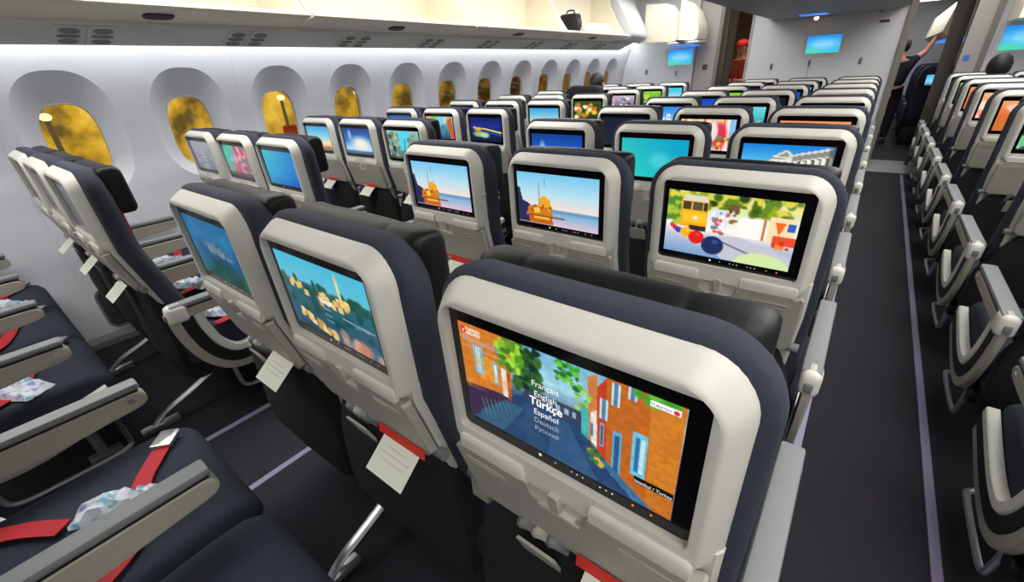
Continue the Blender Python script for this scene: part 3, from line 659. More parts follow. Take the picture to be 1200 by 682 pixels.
def seat(x, y, pic, label, group, left_arm=False, right_arm=True, aisle=0, leg=None, belt=False, detail=2, res=(64, 38), yoff=0, hook=False, hp=.25):
    t = empty('passenger_seat', label, 'seat', (x, y + yoff, 0), group)
    put('back_shell', 'back_shell', t)
    s = put('screen', 'screen', t)
    if pic:
        obj('picture', picture_mesh(pic, PX0, PX1, PZB, PZT, lambda z: prof(z) + .0122, *res), s)
    if detail >= 2 and pic:
        for q in range(8): put('button%d' % q, 'touch_button', s)
        for q in range(2): put('abutton%d' % q, 'touch_button', s)['label'] = 'amber touch button'
    for (tx, sz, u, v, m, bo) in TEXTS.get(pic, []):
        o = obj('menu_text', text_mesh(tx, sz, M[m], 'CENTER', bo), s)
        z = PZT + (PZB - PZT) * v; o.location = (PX0 + (PX1 - PX0) * u, prof(z) + .0112, z); o.rotation_euler = (PI / 2 - .042, 0, 0)
    tt = put('tray_table', 'tray_table', t); put('ledge0', 'tray_ledge', t); put('ledge1', 'tray_ledge', t)
    lp = put('latch_plate', 'latch_plate', t)
    if detail >= 1: put('latch', 'tray_latch', lp); put('tray_pivot-1', 'tray_pivot', tt); put('tray_pivot1', 'tray_pivot', tt)
    put('lower_back_panel', 'lower_back_panel', t); put('seat_pocket', 'seat_pocket', t)['label'] = 'black fabric seat pocket'
    if detail >= 1:
        put('holder_plate', 'holder_plate', t)
        for q in range(3): put('holder_loop%d' % q, 'holder_loop', t)
        if hook: put('coat_hook', 'coat_hook', t)
    put('backrest_cover', 'backrest_cover', t)['label'] = 'navy fabric backrest cover'
    put('red_lining', 'red_lining', t)['label'] = 'red fabric lining'
    put('headrest', 'headrest', t)['label'] = 'black leather headrest'
    put('seat_cushion', 'seat_cushion', t)['label'] = 'navy seat cushion'; put('seat_pan', 'seat_pan', t)
    for sx, on in ((-1, left_arm), (1, right_arm)):
        if on:
            ax = sx * (.25 if (aisle == sx) else hp)
            a = put('armrest_thin' if (aisle == sx and pic) else 'armrest', 'armrest', t, (ax, 0, -.022 if (aisle == sx and pic) else 0)); put('arm_pad', 'arm_pad', a)['label'] = 'grey arm pad'
            put('arm_gap', 'arm_seam', a)
            if aisle == sx: put('arm_button', 'recline_button', a)
    if aisle:
        k = '%d' % aisle
        sh = put('shroud' + k, 'aisle_shroud', t); put('inset' + k, 'shroud_inset', sh)['label'] = 'black inset band'; put('rim' + k, 'shroud_rim', sh)['label'] = 'white rim'
        p = put('pivot' + k, 'arm_pivot', t, (0, 0, -.020)); put('pbut' + k, 'pivot_button', p)
        put('bar' + k, 'luggage_bar', t)
    else: put('bar1', 'luggage_bar', t)
    if leg is not None:
        put('leg_rear', 'leg', t, (leg, 0, 0)); put('leg_front', 'leg', t, (leg, 0, 0))
    if belt:
        put('belt', 'seat_belt', t)['label'] = 'red seat belt'; b = put('belt2', 'seat_belt', t); b['label'] = 'red seat belt with buckle'; put('buckle', 'buckle', b)['label'] = 'steel buckle'
    return t

ORD = ['nearest', 'second', 'third', 'fourth', 'fifth', 'sixth', 'seventh', 'eighth', 'ninth']
DESC = {'street': 'orange street picture', 'hill': 'hilltop castle town picture', 'under': 'deep blue underwater picture', 'ship': 'sunset ship picture', 'tram': 'yellow tram and coloured balls', 'cloud': 'blue sky picture', 'turq': 'plain turquoise screen', 'turqblue': 'plain turquoise blue screen', 'temple': 'white columned temple picture', 'dark': 'dark navy screen', 'off': 'dark blank screen', 'grey': 'dull grey screen', 'textile': 'pink and white striped textile picture', 'faces': 'orange row of faces', 'white': 'white houses under blue sky', 'coast': 'teal coast picture', 'dome': 'pale dome on blue', 'people': 'green and orange people picture', 'bridge': 'night bridge picture', 'fall': 'turquoise waterfall picture', 'sunset': 'sunset shore picture', 'whitecloud': 'white cloud on blue', 'pattern': 'teal and red pattern', 'green': 'bright green picture', 'crowd': 'pink and white crowd picture', 'yellow': 'yellow flowers picture', 'cyan': 'pale cyan picture', 'blue': 'bright blue picture', 'night': 'half dark blue picture', 'orange': 'orange ornament picture', 'pink': 'pink flowers picture', 'mint': 'mint striped picture', 'skygreen': 'green field and sky picture'}
POSC = ['left seat', 'middle seat', 'right aisle seat']
CP = {0: ['under', 'hill', 'street'], 1: ['ship', 'ship', 'tram'], 2: ['cloud', 'turq', 'temple'], 3: ['dark', 'textile', 'faces'], 4: ['white', 'coast', 'off'], 5: ['blue', 'night', 'off'], 6: ['green', 'blue', 'off'], 7: ['off', 'cyan', 'off'], 8: ['blue', 'off', 'off']}
YO = {(1, 0): -.016, (1, 2): -.013}
def comma(*a): return ' '.join(a)
SEATS = {}
for k in range(8, -2, -1):
    for c in range(3):
        if k == -1:
            if c == 2: continue
            lb = ['empty navy seat with red belt and wrapped pack, left seat of the row without visible backs', 'empty navy seat at the bottom edge, right of the seat with the red belt'][c]
            lb = ['empty navy seat with open red belt and steel buckle at bottom left', 'empty navy seat at the bottom edge, right of the open red belt'][c]
            pic = None
        else:
            pic = CP[k][c]; lb = 'grey seat back with %s, %s, %s centre row' % (DESC[pic], POSC[c], ORD[k])
        res = {('street'): (250, 146), 'hill': (150, 88), 'tram': (150, 88), 'ship': (96, 56), 'under': (96, 56)}.get(pic, (64, 38))
        if k >= 5: res = (40, 24)
        SEATS['c', k, c] = seat(c * .5, .791 * k, pic, lb, 'seats of the centre block', left_arm=(c == 0), right_arm=True, aisle={0: -1, 1: 0, 2: 1}[c], leg={0: .25, 1: .25, 2: None}[c], belt=(k == -1 and c == 0), detail=2 if k < 2 else (1 if k < 5 else 0), res=res, yoff=YO.get((k, c), 0), hook=(c == 0))
WP = {0: ['off', 'off', 'off'], 1: ['grey', 'pattern', 'turqblue'], 2: ['sunset', 'whitecloud', 'fall'], 3: ['dome', 'people', 'bridge'], 4: ['blue', 'off', 'sunset'], 5: ['off', 'off', 'yellow'], 6: ['off', 'cyan', 'crowd'], 7: ['off', 'dark', 'green'], 8: ['off', 'off', 'cyan']}
POSW = ['window seat', 'middle seat', 'aisle seat']
for k in range(8, -2, -1):
    for c in range(3):
        x = -1.97 + .48 * c
        if k == -1:
            pic = None; lb = ['empty navy window seat cut off at the left edge', 'empty navy seat between two armrests at the left edge', 'empty navy seat left of the aisle, with red belt and wrapped pack'][c]
        else:
            pic = WP[k][c]
            lb = 'grey seat back with %s, %s, %s window row' % (DESC[pic], POSW[c], ORD[k])
            if k == 0: lb = 'navy and grey seat seen from the side, %s of the nearest window row' % POSW[c]
        SEATS['w', k, c] = seat(x, -.10 + .77 * k, pic, lb, 'seats of the window block', left_arm=True if c == 0 else False, right_arm=True, aisle=1 if c == 2 else 0, leg={0: .24, 1: None, 2: .0}[c], belt=k in (-1, 0), detail=2 if k in (1,) else (1 if k < 5 else 0), res=(64, 38) if k < 4 else (40, 24), hp=.24)
RP = {-1: ['off'], 0: ['off'], 1: ['mint'], 2: ['mint', 'off'], 3: ['orange', 'off'], 4: ['pink', 'off'], 5: ['orange', 'pink'], 6: ['skygreen', 'off'], 7: ['off', 'off']}
RX, RY0, RDY = 1.96, 1.42, .735
for k in range(7, -2, -1):
    for c in range(2):
        if c >= len(RP[k]): continue
        pic = RP[k][c]
        n = 'grey seat with %s, %s, %s row of the right block' % (DESC[pic], ['aisle seat', 'second seat'][c], ORD[k + 1])
        if k <= 0: n = ['white-rimmed seat side at the bottom right corner, right of the aisle', 'seat side with white rim and grey armrest, second right of the aisle'][k + 1]
        SEATS['r', k, c] = seat(RX + .48 * c, RY0 + RDY * k, pic, n, 'seats right of the right aisle', left_arm=(c == 0), right_arm=True, aisle=-1 if c == 0 else 0, leg={0: .0, 1: .24}[c], belt=False, detail=1 if k < 5 else 0, res=(64, 38), hp=.24)

# extra marks on the big screens
def screen_mark(key, u, v, w, h, m, name, shape='rect', d=.0115):
    s = [o for o in SEATS[key].children if o.name.startswith('screen')][0]
    cx = PX0 + (PX1 - PX0) * u; cz = PZT + (PZB - PZT) * v
    q = rrect(cx - w / 2, cx + w / 2, cz - h / 2, cz + h / 2, min(w, h) * (.499 if shape == 'round' else .12), None, 4)
    mb = MB().loft([[(x, prof(z) + d, z) for x, z in q]], True, False)
    return obj(name, mb.mesh(name, M[m], 0), s)
C2 = ('c', 0, 2)
screen_mark(C2, .03, .065, .0115, .0115, 'textred', 'round_logo', 'round')
def swirl():
    s = [o for o in SEATS[C2].children if o.name.startswith('screen')][0]
    cx = PX0 + (PX1 - PX0) * .03; cz = PZT + (PZB - PZT) * .065; r = .0046
    pts = [(cx + r * .75, cz + r * .5), (cx + r * .1, cz + r * .15), (cx - r * .7, cz + r * .1), (cx - r * .1, cz - r * .1), (cx + r * .15, cz - r * .8), (cx + r * .35, cz - .0)]
    mb = MB().loft([[(x, prof(z) + .011, z) for x, z in pts]], True, False); obj('logo_bird', mb.mesh('logo_bird', M['text'], 0), s)
swirl()
screen_mark(C2, .922, .765, .044, .0105, 'textblack', 'caption_box')
def scr_text(key, tx, sz, u, v, m, align='CENTER', d=.0108, bold=0):
    s = [o for o in SEATS[key].children if o.name.startswith('screen')][0]
    o = obj('screen_text', text_mesh(tx, sz, M[m], align, bold), s); z = PZT + (PZB - PZT) * v
    o.location = (PX0 + (PX1 - PX0) * u, prof(z) + d, z); o.rotation_euler = (PI / 2 - .042, 0, 0)
scr_text(C2, 'Istanbul / Turkey', .0062, .922, .785, 'text')
screen_mark(C2, .93, .055, .030, .0075, 'text', 'corner_label'); scr_text(C2, 'TURKISH', .0052, .915, .068, 'textblack'); screen_mark(C2, .967, .055, .006, .006, 'textred', 'corner_dot', 'round', .0108)
scr_text(('c', 0, 1), 'Istanbul / Turkey', .006, .86, .64, 'textdim')

# cards and leaflets tucked into the seat-back pockets
def card(key, dx, which='both', where='', dz=0, tilt=0):
    st = SEATS[key]; loc = (st.location.x + dx, st.location.y, dz)
    if which in ('both', 'red'): tag(obj('safety_leaflet', ME['leaf'], None, (loc[0] + .0, loc[1], 0)), 'red leaflet below the ' + where, 'leaflet', 'red leaflets in the seat pockets')
    if which in ('both', 'card'):
        c = tag(obj('pocket_card', ME['card'], None, loc), 'cream card hanging below the ' + where, 'card', 'cream cards in the seat pockets'); c.rotation_euler = (0, 0, tilt)
        put('cardprint', 'print', c)
card(('c', 0, 1), .105, 'both', 'seat with the castle town screen'); card(('c', 0, 2), .09, 'both', 'seat with the orange street screen')
card(('c', 0, 0), .115, 'card', 'seat with the underwater screen', .02); card(('w', 0, 2), .02, 'card', 'aisle seat in the nearest window row', .0); card(('w', 0, 1), .09, 'card', 'middle seat in the nearest window row', .02)
card(('w', 0, 0), .1, 'card', 'window seat in the nearest window row', .02)
for c, wn in ((1, 'seat with the white cloud screen'), (2, 'seat with the waterfall screen'), (0, 'window seat with the sunset screen')): card(('w', 2, c), .0, 'both', wn)
for k in (2, 3, 4, 5): card(('r', k, 0), .03, 'both', '%s aisle seat of the right block' % ORD[k + 1])
for c, wn in ((0, 'left seat with the ship screen'), (1, 'middle seat with the ship screen'), (2, 'seat with the tram screen')): card(('c', 1, c), .03, 'both', wn)

# wrapped packs lying on cushions
def pack(x, y, z, rz, lx, ly, label, green=False):
    mb = MB(); n, m_ = 14, 8; top = []; rs = random.Random(int(x * 1000 + y * 77))
    def P(i, j, s):
        u = i / n * 2 - 1; v = j / m_ * 2 - 1
        e = (1 - u ** 4) * (1 - v ** 4)
        h = .026 * e ** .6 * (1 + rs.uniform(-.45, .45)) if s > 0 else 0
        jag = rs.uniform(-.004, .004) if abs(u) == 1 else 0
        return (u * lx / 2 + jag, v * ly / 2 * (1 - .12 * math.sin(u * 3 + x * 9)), .002 + h)
    vs = [P(i, j, 1) for i in range(n + 1) for j in range(m_ + 1)]
    fs = [(i * (m_ + 1) + j, (i + 1) * (m_ + 1) + j, (i + 1) * (m_ + 1) + j + 1, i * (m_ + 1) + j + 1) for i in range(n) for j in range(m_)]
    mb.add(vs, fs); vb = [(p[0], p[1], 0) for p in vs]; mb.add(vb, [f[::-1] for f in fs])
    o = obj('wrapped_pack', mb.mesh('wrapped_pack', M['kit'], 25), None, (x, y, z)); o.rotation_euler = (0, 0, rz)
    tag(o, label, 'pack', 'wrapped packs on the seats')
    if green:
        g = MB(); g.rbox(lx / 2 - .024, lx / 2 - .004, -ly * .3, ly * .3, .002, .022, .006, 2)
        obj('green_corner', g.mesh('green_corner', mat('green_print', rgb(40, 160, 90), .4), 30), o)['label'] = 'green printed corner'
    return o
pack(.005, -.40, .482, .95, .20, .075, 'wrapped blue and white pack across the red belt of the bottom-left seat', True)
pack(-.90, -.50, .476, .5, .24, .1, 'wrapped pack on the empty navy seat left of the aisle')
pack(-1.86, -.42, .476, .4, .2, .1, 'wrapped pack at the left edge, on the empty window seat')
pack(-.90, .16, .478, .6, .2, .1, 'wrapped pack seen beneath the armrest, aisle seat of the nearest window row')
pack(-1.34, .20, .478, .5, .2, .1, 'wrapped pack beside a red belt, middle seat of the nearest window row')
pack(-1.84, .24, .478, .5, .18, .1, 'wrapped pack on the window seat of the nearest window row')

# ------------------------------------------------------------------ cabin shell
YB, YF = -2.2, 7.5
# floor
fl = MB(); fl.box(-2.35, 3.35, YB, 7.05, -.06, 0); struct('floor', fl, M['carpet'])
fl = MB(); fl.box(-2.35, 3.35, 7.05, 7.95, -.06, 0); struct('floor_galley', fl, M['vinyl'])
fl = MB(); fl.box(-2.6, 3.6, 7.95, 14.5, -.06, 0); struct('floor_forward', fl, M['carpet'])
i = 1
for x in (-.75, -.325, 1.295, 1.69):
    mb = MB(); mb.rbox(x - .014, x + .014, YB + .05, 6.95, -.002, .004, .0015, 1); struct('trim_%d' % i, mb, M['strip']); i += 1
# left side wall: curved section, oval window openings
SEC = [(-2.17, 0), (-2.20, .08), (-2.265, .30), (-2.33, .60), (-2.365, .80), (-2.385, 1.0), (-2.375, 1.16), (-2.345, 1.34), (-2.30, 1.50), (-2.255, 1.62), (-2.22, 1.70)]
def wx(z):
    for (x0, z0), (x1, z1) in zip(SEC, SEC[1:]):
        if z <= z1: return x0 + (x1 - x0) * (z - z0) / (z1 - z0)
    return SEC[-1][0]
WPITCH, WY0 = .612, .185
ZL, ZH = .78, 1.54
def superell(cy, cz, a, b, e, angs):
    out = []
    for t in angs:
        c, s = math.cos(t), math.sin(t)
        out.append((cy + a * math.copysign(abs(c) ** (2 / e), c), cz + b * math.copysign(abs(s) ** (2 / e), s)))
    return out
def side_walls(mirror, ks, tagname):
    mx = (lambda x: 1.0 - x) if mirror else (lambda x: x)
    N = 48; angs = [2 * PI * k / N for k in range(N)]
    wall = MB()
    def strip(y0, y1, zs):
        wall.loft([[(mx(wx(z)), y, z) for z in zs] for y in np.linspace(y0, y1, max(2, int((y1 - y0) / .3) + 1))], False, False, False)
    zlow = [0, .04, .08, .2, .30, .45, .60, .70, ZL]; zhi = [ZH, 1.58, 1.62, 1.66, 1.70]
    y_first = WY0 + WPITCH * ks[0] - WPITCH / 2; y_last = WY0 + WPITCH * ks[-1] + WPITCH / 2
    strip(YB, YF, zlow); strip(YB, YF, zhi)
    zmid = list(np.linspace(ZL, ZH, 9))
    if y_first > YB: strip(YB, y_first, zmid)
    if y_last < YF: strip(y_last, YF, zmid)
    wins = []
    for k in ks:
        cy = WY0 + WPITCH * k; cz = 1.165
        rect = []
        hw = WPITCH / 2; zc = (ZL + ZH) / 2; hz = (ZH - ZL) / 2
        for t in angs:
            c, s = math.cos(t), math.sin(t); m_ = min(hw / abs(c) if abs(c) > 1e-6 else 9, hz / abs(s) if abs(s) > 1e-6 else 9)
            rect.append((cy + c * m_, zc + s * m_))
        # snap nearest points to the rectangle's corners
        for cyy in (-hw, hw):
            for czz in (-hz, hz):
                j = min(range(N), key=lambda q: (rect[q][0] - cy - cyy) ** 2 + (rect[q][1] - zc - czz) ** 2); rect[j] = (cy + cyy, zc + czz)
        o1 = superell(cy, cz, .228, .335, 2.5, angs)
        mid = [((a[0] + b[0]) / 2, (a[1] + b[1]) / 2) for a, b in zip(rect, o1)]
        wall.loft([[(mx(wx(z)), y, z) for y, z in r] for r in (rect, mid, o1)], False, False)
        wb = MB(); rings = []
        gl = dict(a=.128, b=.212, cz=1.118)
        for f, dx in ((0, 0), (.03, .004), (.10, .012), (.45, .045), (.82, .075), (.90, .079)):
            rr = superell(cy, cz + (gl['cz'] - cz) * f, .228 + (gl['a'] - .228) * f, .335 + (gl['b'] - .335) * f, 2.5 + .5 * f, angs)
            xg = -2.385 - .055
            rings.append([(mx(wx(z) * (1 - f) + (wx(z) * .6 + (-2.365) * .4) * f - dx * .9), y, z) for y, z in rr])
        for f, dx in ((.93, .083), (.96, .082), (1.0, .087), (1.0, .12)):
            rr = superell(cy, gl['cz'], .228 + (gl['a'] - .228) * f, .335 + (gl['b'] - .335) * f, 3.0, angs)
            rings.append([(mx(wx(z) * .6 + (-2.365) * .4 - dx * .9), y, z) for y, z in rr])
        wb.loft(rings, False, False)
        wins.append((wb, cy, [(mx(wx(z) * .6 - 2.365 * .4 - .098), y, z) for y, z in superell(cy, gl['cz'], .13, .214, 3.0, angs)]))
    return wall, wins
wl, wins = side_walls(False, list(range(-3, 12)), 'left')
W_ = struct('wall_left', wl, M['wallp'])
for n, (wb, cy, ring) in enumerate(wins):
    w = struct('window_%d' % (n + 1), wb, M['wallp'])
    obj('pane', MB().loft([ring], True, False).mesh('pane', M['glass'], 0), w)
    # panel joints
mb = MB()
for k in range(-3, 12, 2):
    y = WY0 + WPITCH * (k + .5)
    zs = list(np.linspace(.3, 1.66, 24)); mb.loft([[(wx(z) + .0015, y + s * .0016, z) for z in zs] for s in (-1, 1)], False, False, False)
struct('trim_5', mb, mat('wall_joint', rgb(192, 193, 199), .5))
wr, winr = side_walls(True, list(range(-3, 12)), 'right')
struct('wall_right', wr, M['wallp'])
for n, (wb, cy, ring) in enumerate(winr):
    w = struct('window_%d' % (n + 21), wb, M['wallp']); obj('pane', MB().loft([ring], True, False).mesh('pane', M['glass'], 0), w)
# lower wall: base rail and vent grilles
mb = MB(); mb.loft([[(wx(.02) + .0, y, 0), (wx(.02) + .045, y, 0), (wx(.02) + .04, y, .035), (wx(.06) + .015, y, .055), (wx(.06), y, .055)] for y in (YB, YF)]); struct('baseboard_left', mb, M['psud'])
for k in range(-1, 5):
    y = .05 + k * 1.224; v = empty('wall_vent', 'dark rounded wall vent grille low beside %s' % ['the empty seats at the left edge', 'the nearest window row', 'the second window row', 'the third window row', 'the fifth window row', 'the seventh window row'][k + 1], 'vent', (0, 0, 0), 'vent grilles low on the window wall')
    q = rrect(y - .15, y + .15, .07, .31, .05, .05, 5)
    fr = MB().loft([[(wx(z) - .002, a, z) for a, z in q], [(wx(z) + .008, a, z) for a, z in q], [(wx(z) + .008, y + (a - y) * .93, .19 + (z - .19) * .92) for a, z in q], [(wx(z) + .003, y + (a - y) * .92, .19 + (z - .19) * .91) for a, z in q]], False, False); obj('frame', fr.mesh('frame', M['psud']), v)
    gq = rrect(y - .14, y + .14, .08, .30, .045, .045, 5)
    g = MB().loft([[(wx(z) + .003, a, z) for a, z in gq]], True, False)
    for zz in np.linspace(.1, .28, 10): g.box(wx(zz) + .002, wx(zz) + .006, y - .125, y + .125, zz - .003, zz + .003)
    obj('grille', g.mesh('grille', M['vent'], 0), v)

# ------------------------------------------------------------------ overhead, window side
def overhead(mirror):
    mx = (lambda x: 1.0 - x) if mirror else (lambda x: x)
    S = 'right' if mirror else 'left'
    # service channel, bin underside
    mb = MB(); sec = [(-2.10, 1.615), (-2.09, 1.602), (-2.06, 1.605), (-1.86, 1.672), (-1.86, 1.70), (-2.10, 1.70)]
    mb.loft([[(mx(x), y, z) for x, z in sec] for y in (YB, 6.0, 6.6)]); struct('ceiling_channel_' + S, mb, M['psu'])
    mb = MB(); sec = [(-2.10, 1.632), (-2.105, 1.70), (-2.215, 1.70), (-2.225, 1.675)]
    mb.loft([[(mx(x), y, z) for x, z in sec] for y in (YB, 7.35)]); o = struct('trim_%d' % (31 if mirror else 30), mb, M['cove'])
    mb = MB(); mb.box(*sorted((mx(-2.6), mx(-2.10))), YB, YF, 1.70, 1.72); struct('ceiling_ledge_' + S, mb, M['ceil'])
    mb = MB(); mb.box(*sorted((mx(-2.26), mx(-2.22))), YB, YF, 1.72, 2.5); struct('wall_upper_' + S, mb, M['cream'])
overhead(False); overhead(True)
def psub(zx):  # point on the sloped service panel surface
    t = (zx + 2.06) / .20; return 1.605 + t * .067
def psu_unit(y, label, n):
    t = empty('service_unit', label, 'service panel', (0, y, 0), 'passenger service units above the windows')
    def pt(x, yy, d): z = psub(x); return (x + .32 * d, yy, z - .94 * d)
    for k in range(2):
        yy = -.065 + k * .13
        q = rrect(yy - .062, yy + .062, -2.05, -1.87, .004, .004, 2)
        pl = MB().loft([[pt(x, a, .001) for a, x in q], [pt(x, yy + (a - yy) * .97, .005) for a, x in q]], False, True); p = obj('panel', pl.mesh('panel', M['psu'], 30), t)
        for xx, rx, ry in ((-2.02, .022, .04), (-1.965, .014, .045), (-1.91, .024, .04)):
            el = [(yy + ry * math.cos(a), xx + rx * math.sin(a)) for a in [2 * PI * j / 16 for j in range(16)]]
            e = MB().loft([[pt(x, a, .005) for a, x in el], [pt(x, a, .009) for a, x in el], [pt(xx + (x - xx) * .75, yy + (a - yy) * .75, .007) for a, x in el]], False, True); obj('lamp_cover', e.mesh('lamp_cover', M['psud'], 40), p)
for k in range(-1, 8):
    psu_unit(.325 + .77 * k, 'grey twin reading light panel above %s' % (['the empty seats at the left edge', 'the first window', 'the second window', 'the fourth window', 'the fifth window', 'the sixth window', 'the seventh window', 'the ninth window', 'the tenth window'][k + 1]), k)
# bins
BG = [-1.68, -.16, 1.36, 2.86, 4.40, 5.93]
def bucket(mxf, y0, y1, label, group):
    t = empty('overhead_bin', label, 'overhead bin', (0, 0, 0), group)
    g = .010
    def sec(y, ins=0): return [(mxf(x), y, z) for x, z in ((-1.87, 1.688), (-1.70, 1.722), (-1.625, 1.728), (-1.612, 1.738), (-1.612, 1.752), (-1.625, 1.758), (-1.70, 1.752), (-2.0, 1.735), (-2.18, 1.76), (-2.20, 1.76), (-2.20, 1.735), (-2.0, 1.705))]
    mb = MB().loft([sec(y0 + g), sec(y0 + g + .003), sec(y1 - g - .003), sec(y1 - g)]); obj('bin_floor', mb.mesh('bin_floor', M['cream']), t)
    ep = [(-2.20, 1.745), (-1.66, 1.75), (-1.70, 1.80), (-1.80, 1.93), (-1.90, 2.10), (-1.94, 2.25), (-2.2, 2.25)]
    for yy in (y0 + g, y1 - g - .02):
        e = MB().loft([[(mxf(x), yy + d, z) for x, z in ep] for d in (0, .004, .016, .02)]); obj('end_panel', e.mesh('end_panel', M['cream'], 30), t)
    b = MB(); b.box(*sorted((mxf(-2.215), mxf(-2.19))), y0 + g, y1 - g, 1.76, 2.3); obj('back_panel', b.mesh('back_panel', M['cream'], 0), t)
    h = MB(); ym = (y0 + y1) / 2
    q = rrect(ym - .07, ym + .07, -1.79, -1.72, .03, .03, 5)
    h.loft([[(mxf(x), a, 1.7035 + (x + 1.79) * .2) for a, x in q], [(mxf(x), ym + (a - ym) * .9, 1.697 + (x + 1.79) * .2) for a, x in q]]); obj('latch_handle', h.mesh('latch_handle', M['dark']), t)['label'] = 'dark oval latch handle'
    return t
ordn = ['cut off at the photo left edge', 'nearest of the open bins', 'second along the wall', 'third along the wall', 'last, holding a pillow']
for j in range(5):
    bucket(lambda x: x, BG[j], BG[j + 1], 'open cream overhead bin above the windows, ' + ordn[j], 'open bins above the windows')
for j in range(5):
    bucket(lambda x: 1.0 - x, BG[j], BG[j + 1], 'open cream overhead bin above the right seats', 'bins above the right seats')
# pillow and bag in the bin
mb = MB(); mb.ball((-1.80, 5.35, 1.815), .15, .30, .06, 20, 12)
mb.v = [(x + .012 * math.sin(y * 31 + z * 20), y, z + .01 * math.sin(y * 23 + x * 17)) for x, y, z in mb.v]
tag(obj('pillow', mb.mesh('pillow', mat('white_pillow_cloth', rgb(236, 236, 240), .8, noise=.03, scale=60), 60)), 'white pillow lying in the last open overhead bin', 'pillow')
bg = empty('travel_bag', 'black bag standing at the side of the last open bin', 'bag', (-1.80, 4.72, 1.752))
mb = MB(); mb.rbox(-.12, .10, -.07, .07, 0, .19, .03, 3); obj('body', mb.mesh('body', M['blackcloth']), bg)
mb = MB(); mb.tube(smooth_path([(-.06, -.0, .18), (-.05, -.0, .22), (.03, -.0, .22), (.04, -.0, .18)], 5), .008, 8); obj('handle', mb.mesh('handle', M['dark']), bg)
mb = MB(); mb.rbox(.096, .112, -.055, .055, .04, .13, .007, 2); obj('pocket', mb.mesh('pocket', M['dark']), bg)
# closed bin end: rounded fairing, then the two small closed bins by the partition
def fairing(y0, y1):
    sec = [(-2.20, 1.70), (-1.66, 1.70), (-1.60, 1.74), (-1.60, 1.80), (-1.68, 1.95), (-1.80, 2.12), (-1.92, 2.28), (-2.20, 2.30)]
    c = (-2.0, 1.72)
    rr = []
    for t in np.linspace(0, 1, 7):
        s = 1 - .22 * t * t; rr.append([(c[0] + (x - c[0]) * s, y0 + (y1 - y0) * t, 1.70 + (z - 1.70) * (1 - .1 * t)) for x, z in sec])
    return MB().loft(rr)
tag(obj('bin_end_fairing', fairing(5.95, 6.7).mesh('bin_end_fairing', M['wallp'], 60)), 'white rounded end fairing after the last open bin above the windows', 'bin fairing')
def closed_bin(x0, x1, y0, y1, z0, label):
    t = empty('closed_bin', label, 'overhead bin', (0, 0, 0), 'closed cream bins by the partition')
    sec = [(x0, z0 + .02), (x1 - .05, z0), (x1, z0 + .02), (x1 + .01, z0 + .10), (x1 - .02, z0 + .22), (x1 - .09, z0 + .36), (x1 - .2, z0 + .48), (x0, z0 + .50)]
    mb = MB().loft([[(x, y, z) for x, z in sec] for y in (y0, y0 + .01, y1 - .01, y1)]); obj('door', mb.mesh('door', M['cream'], 45), t)
    l = MB(); l.rbox(x1 - .13, x1 + .018, y0, y1, z0 - .03, z0 - .002, .008, 2); obj('lower_lip', l.mesh('lower_lip', M['white']), t)
    return t
closed_bin(-1.75, -1.26, 6.74, 7.1, 1.66, 'cream closed bin left of its twin above the wall screen')
closed_bin(-1.25, -.98, 6.76, 7.2, 1.66, 'cream closed bin nearest the grey partition above the wall screen')
closed_bin(2.12, 3.2, 6.6, 7.3, 1.60, 'cream bin at the top right corner above the right wall screen')
for j, (x0, x1) in enumerate(((-1.55, -1.12), (2.5, 2.95))):
    mb = MB(); mb.rbox(x0, x1, 7.25, 7.42, 1.60, 1.625, .005, 1); struct('trim_%d' % (35 + j), mb, M['blueglow'])  # emitting plates imitate a blue glow above the wall screens

# centre bin row and its far underside, aisle ceilings
mb = MB(); sec = [(-.30, 1.95), (-.26, 1.88), (-.1, 1.845), (.5, 1.835), (1.1, 1.845), (1.26, 1.88), (1.30, 1.95), (1.15, 2.3), (-.15, 2.3)]
mb.loft([[(x, y, z) for x, z in sec] for y in (YB, 2.5, 7.4)]); struct('ceiling_centre', mb, M['ceilgrey'])
mb = MB(); mb.box(-2.6, 3.6, YB - .1, 7.5, 2.42, 2.5); struct('ceiling', mb, M['ceil'])
for j, (x0, x1) in enumerate(((-1.5, -.5), (1.5, 2.5))):
    mb = MB(); mb.box(x0, x1, YB + .3, 7.0, 2.40, 2.418); o = obj('ceiling_light', mb.mesh('ceiling_light', M['ceillight'], 0)); tag(o, ['long white ceiling light over the left aisle', 'long white ceiling light over the right aisle'][j], 'ceiling light')
lt = empty('reading_lamp', 'small warm lamp glowing under the ceiling above the front bulkhead', 'lamp', (.36, 7.15, 1.835))
mb = MB(); mb.tube([(0, 0, .02), (0, 0, -.012)], .05, 16); obj('base', mb.mesh('base', M['mark']), lt)
mb = MB(); mb.ball((0, -.01, -.022), .026, .026, .024); obj('bulb', mb.mesh('bulb', M['warmlamp'], 60), lt)
mb = MB(); mb.rbox(.22, .50, 6.65, 6.95, 1.829, 1.8335, .002, 1); struct('trim_40', mb, M['blueglow'])  # emitting plate stands in for a blue glow on the ceiling

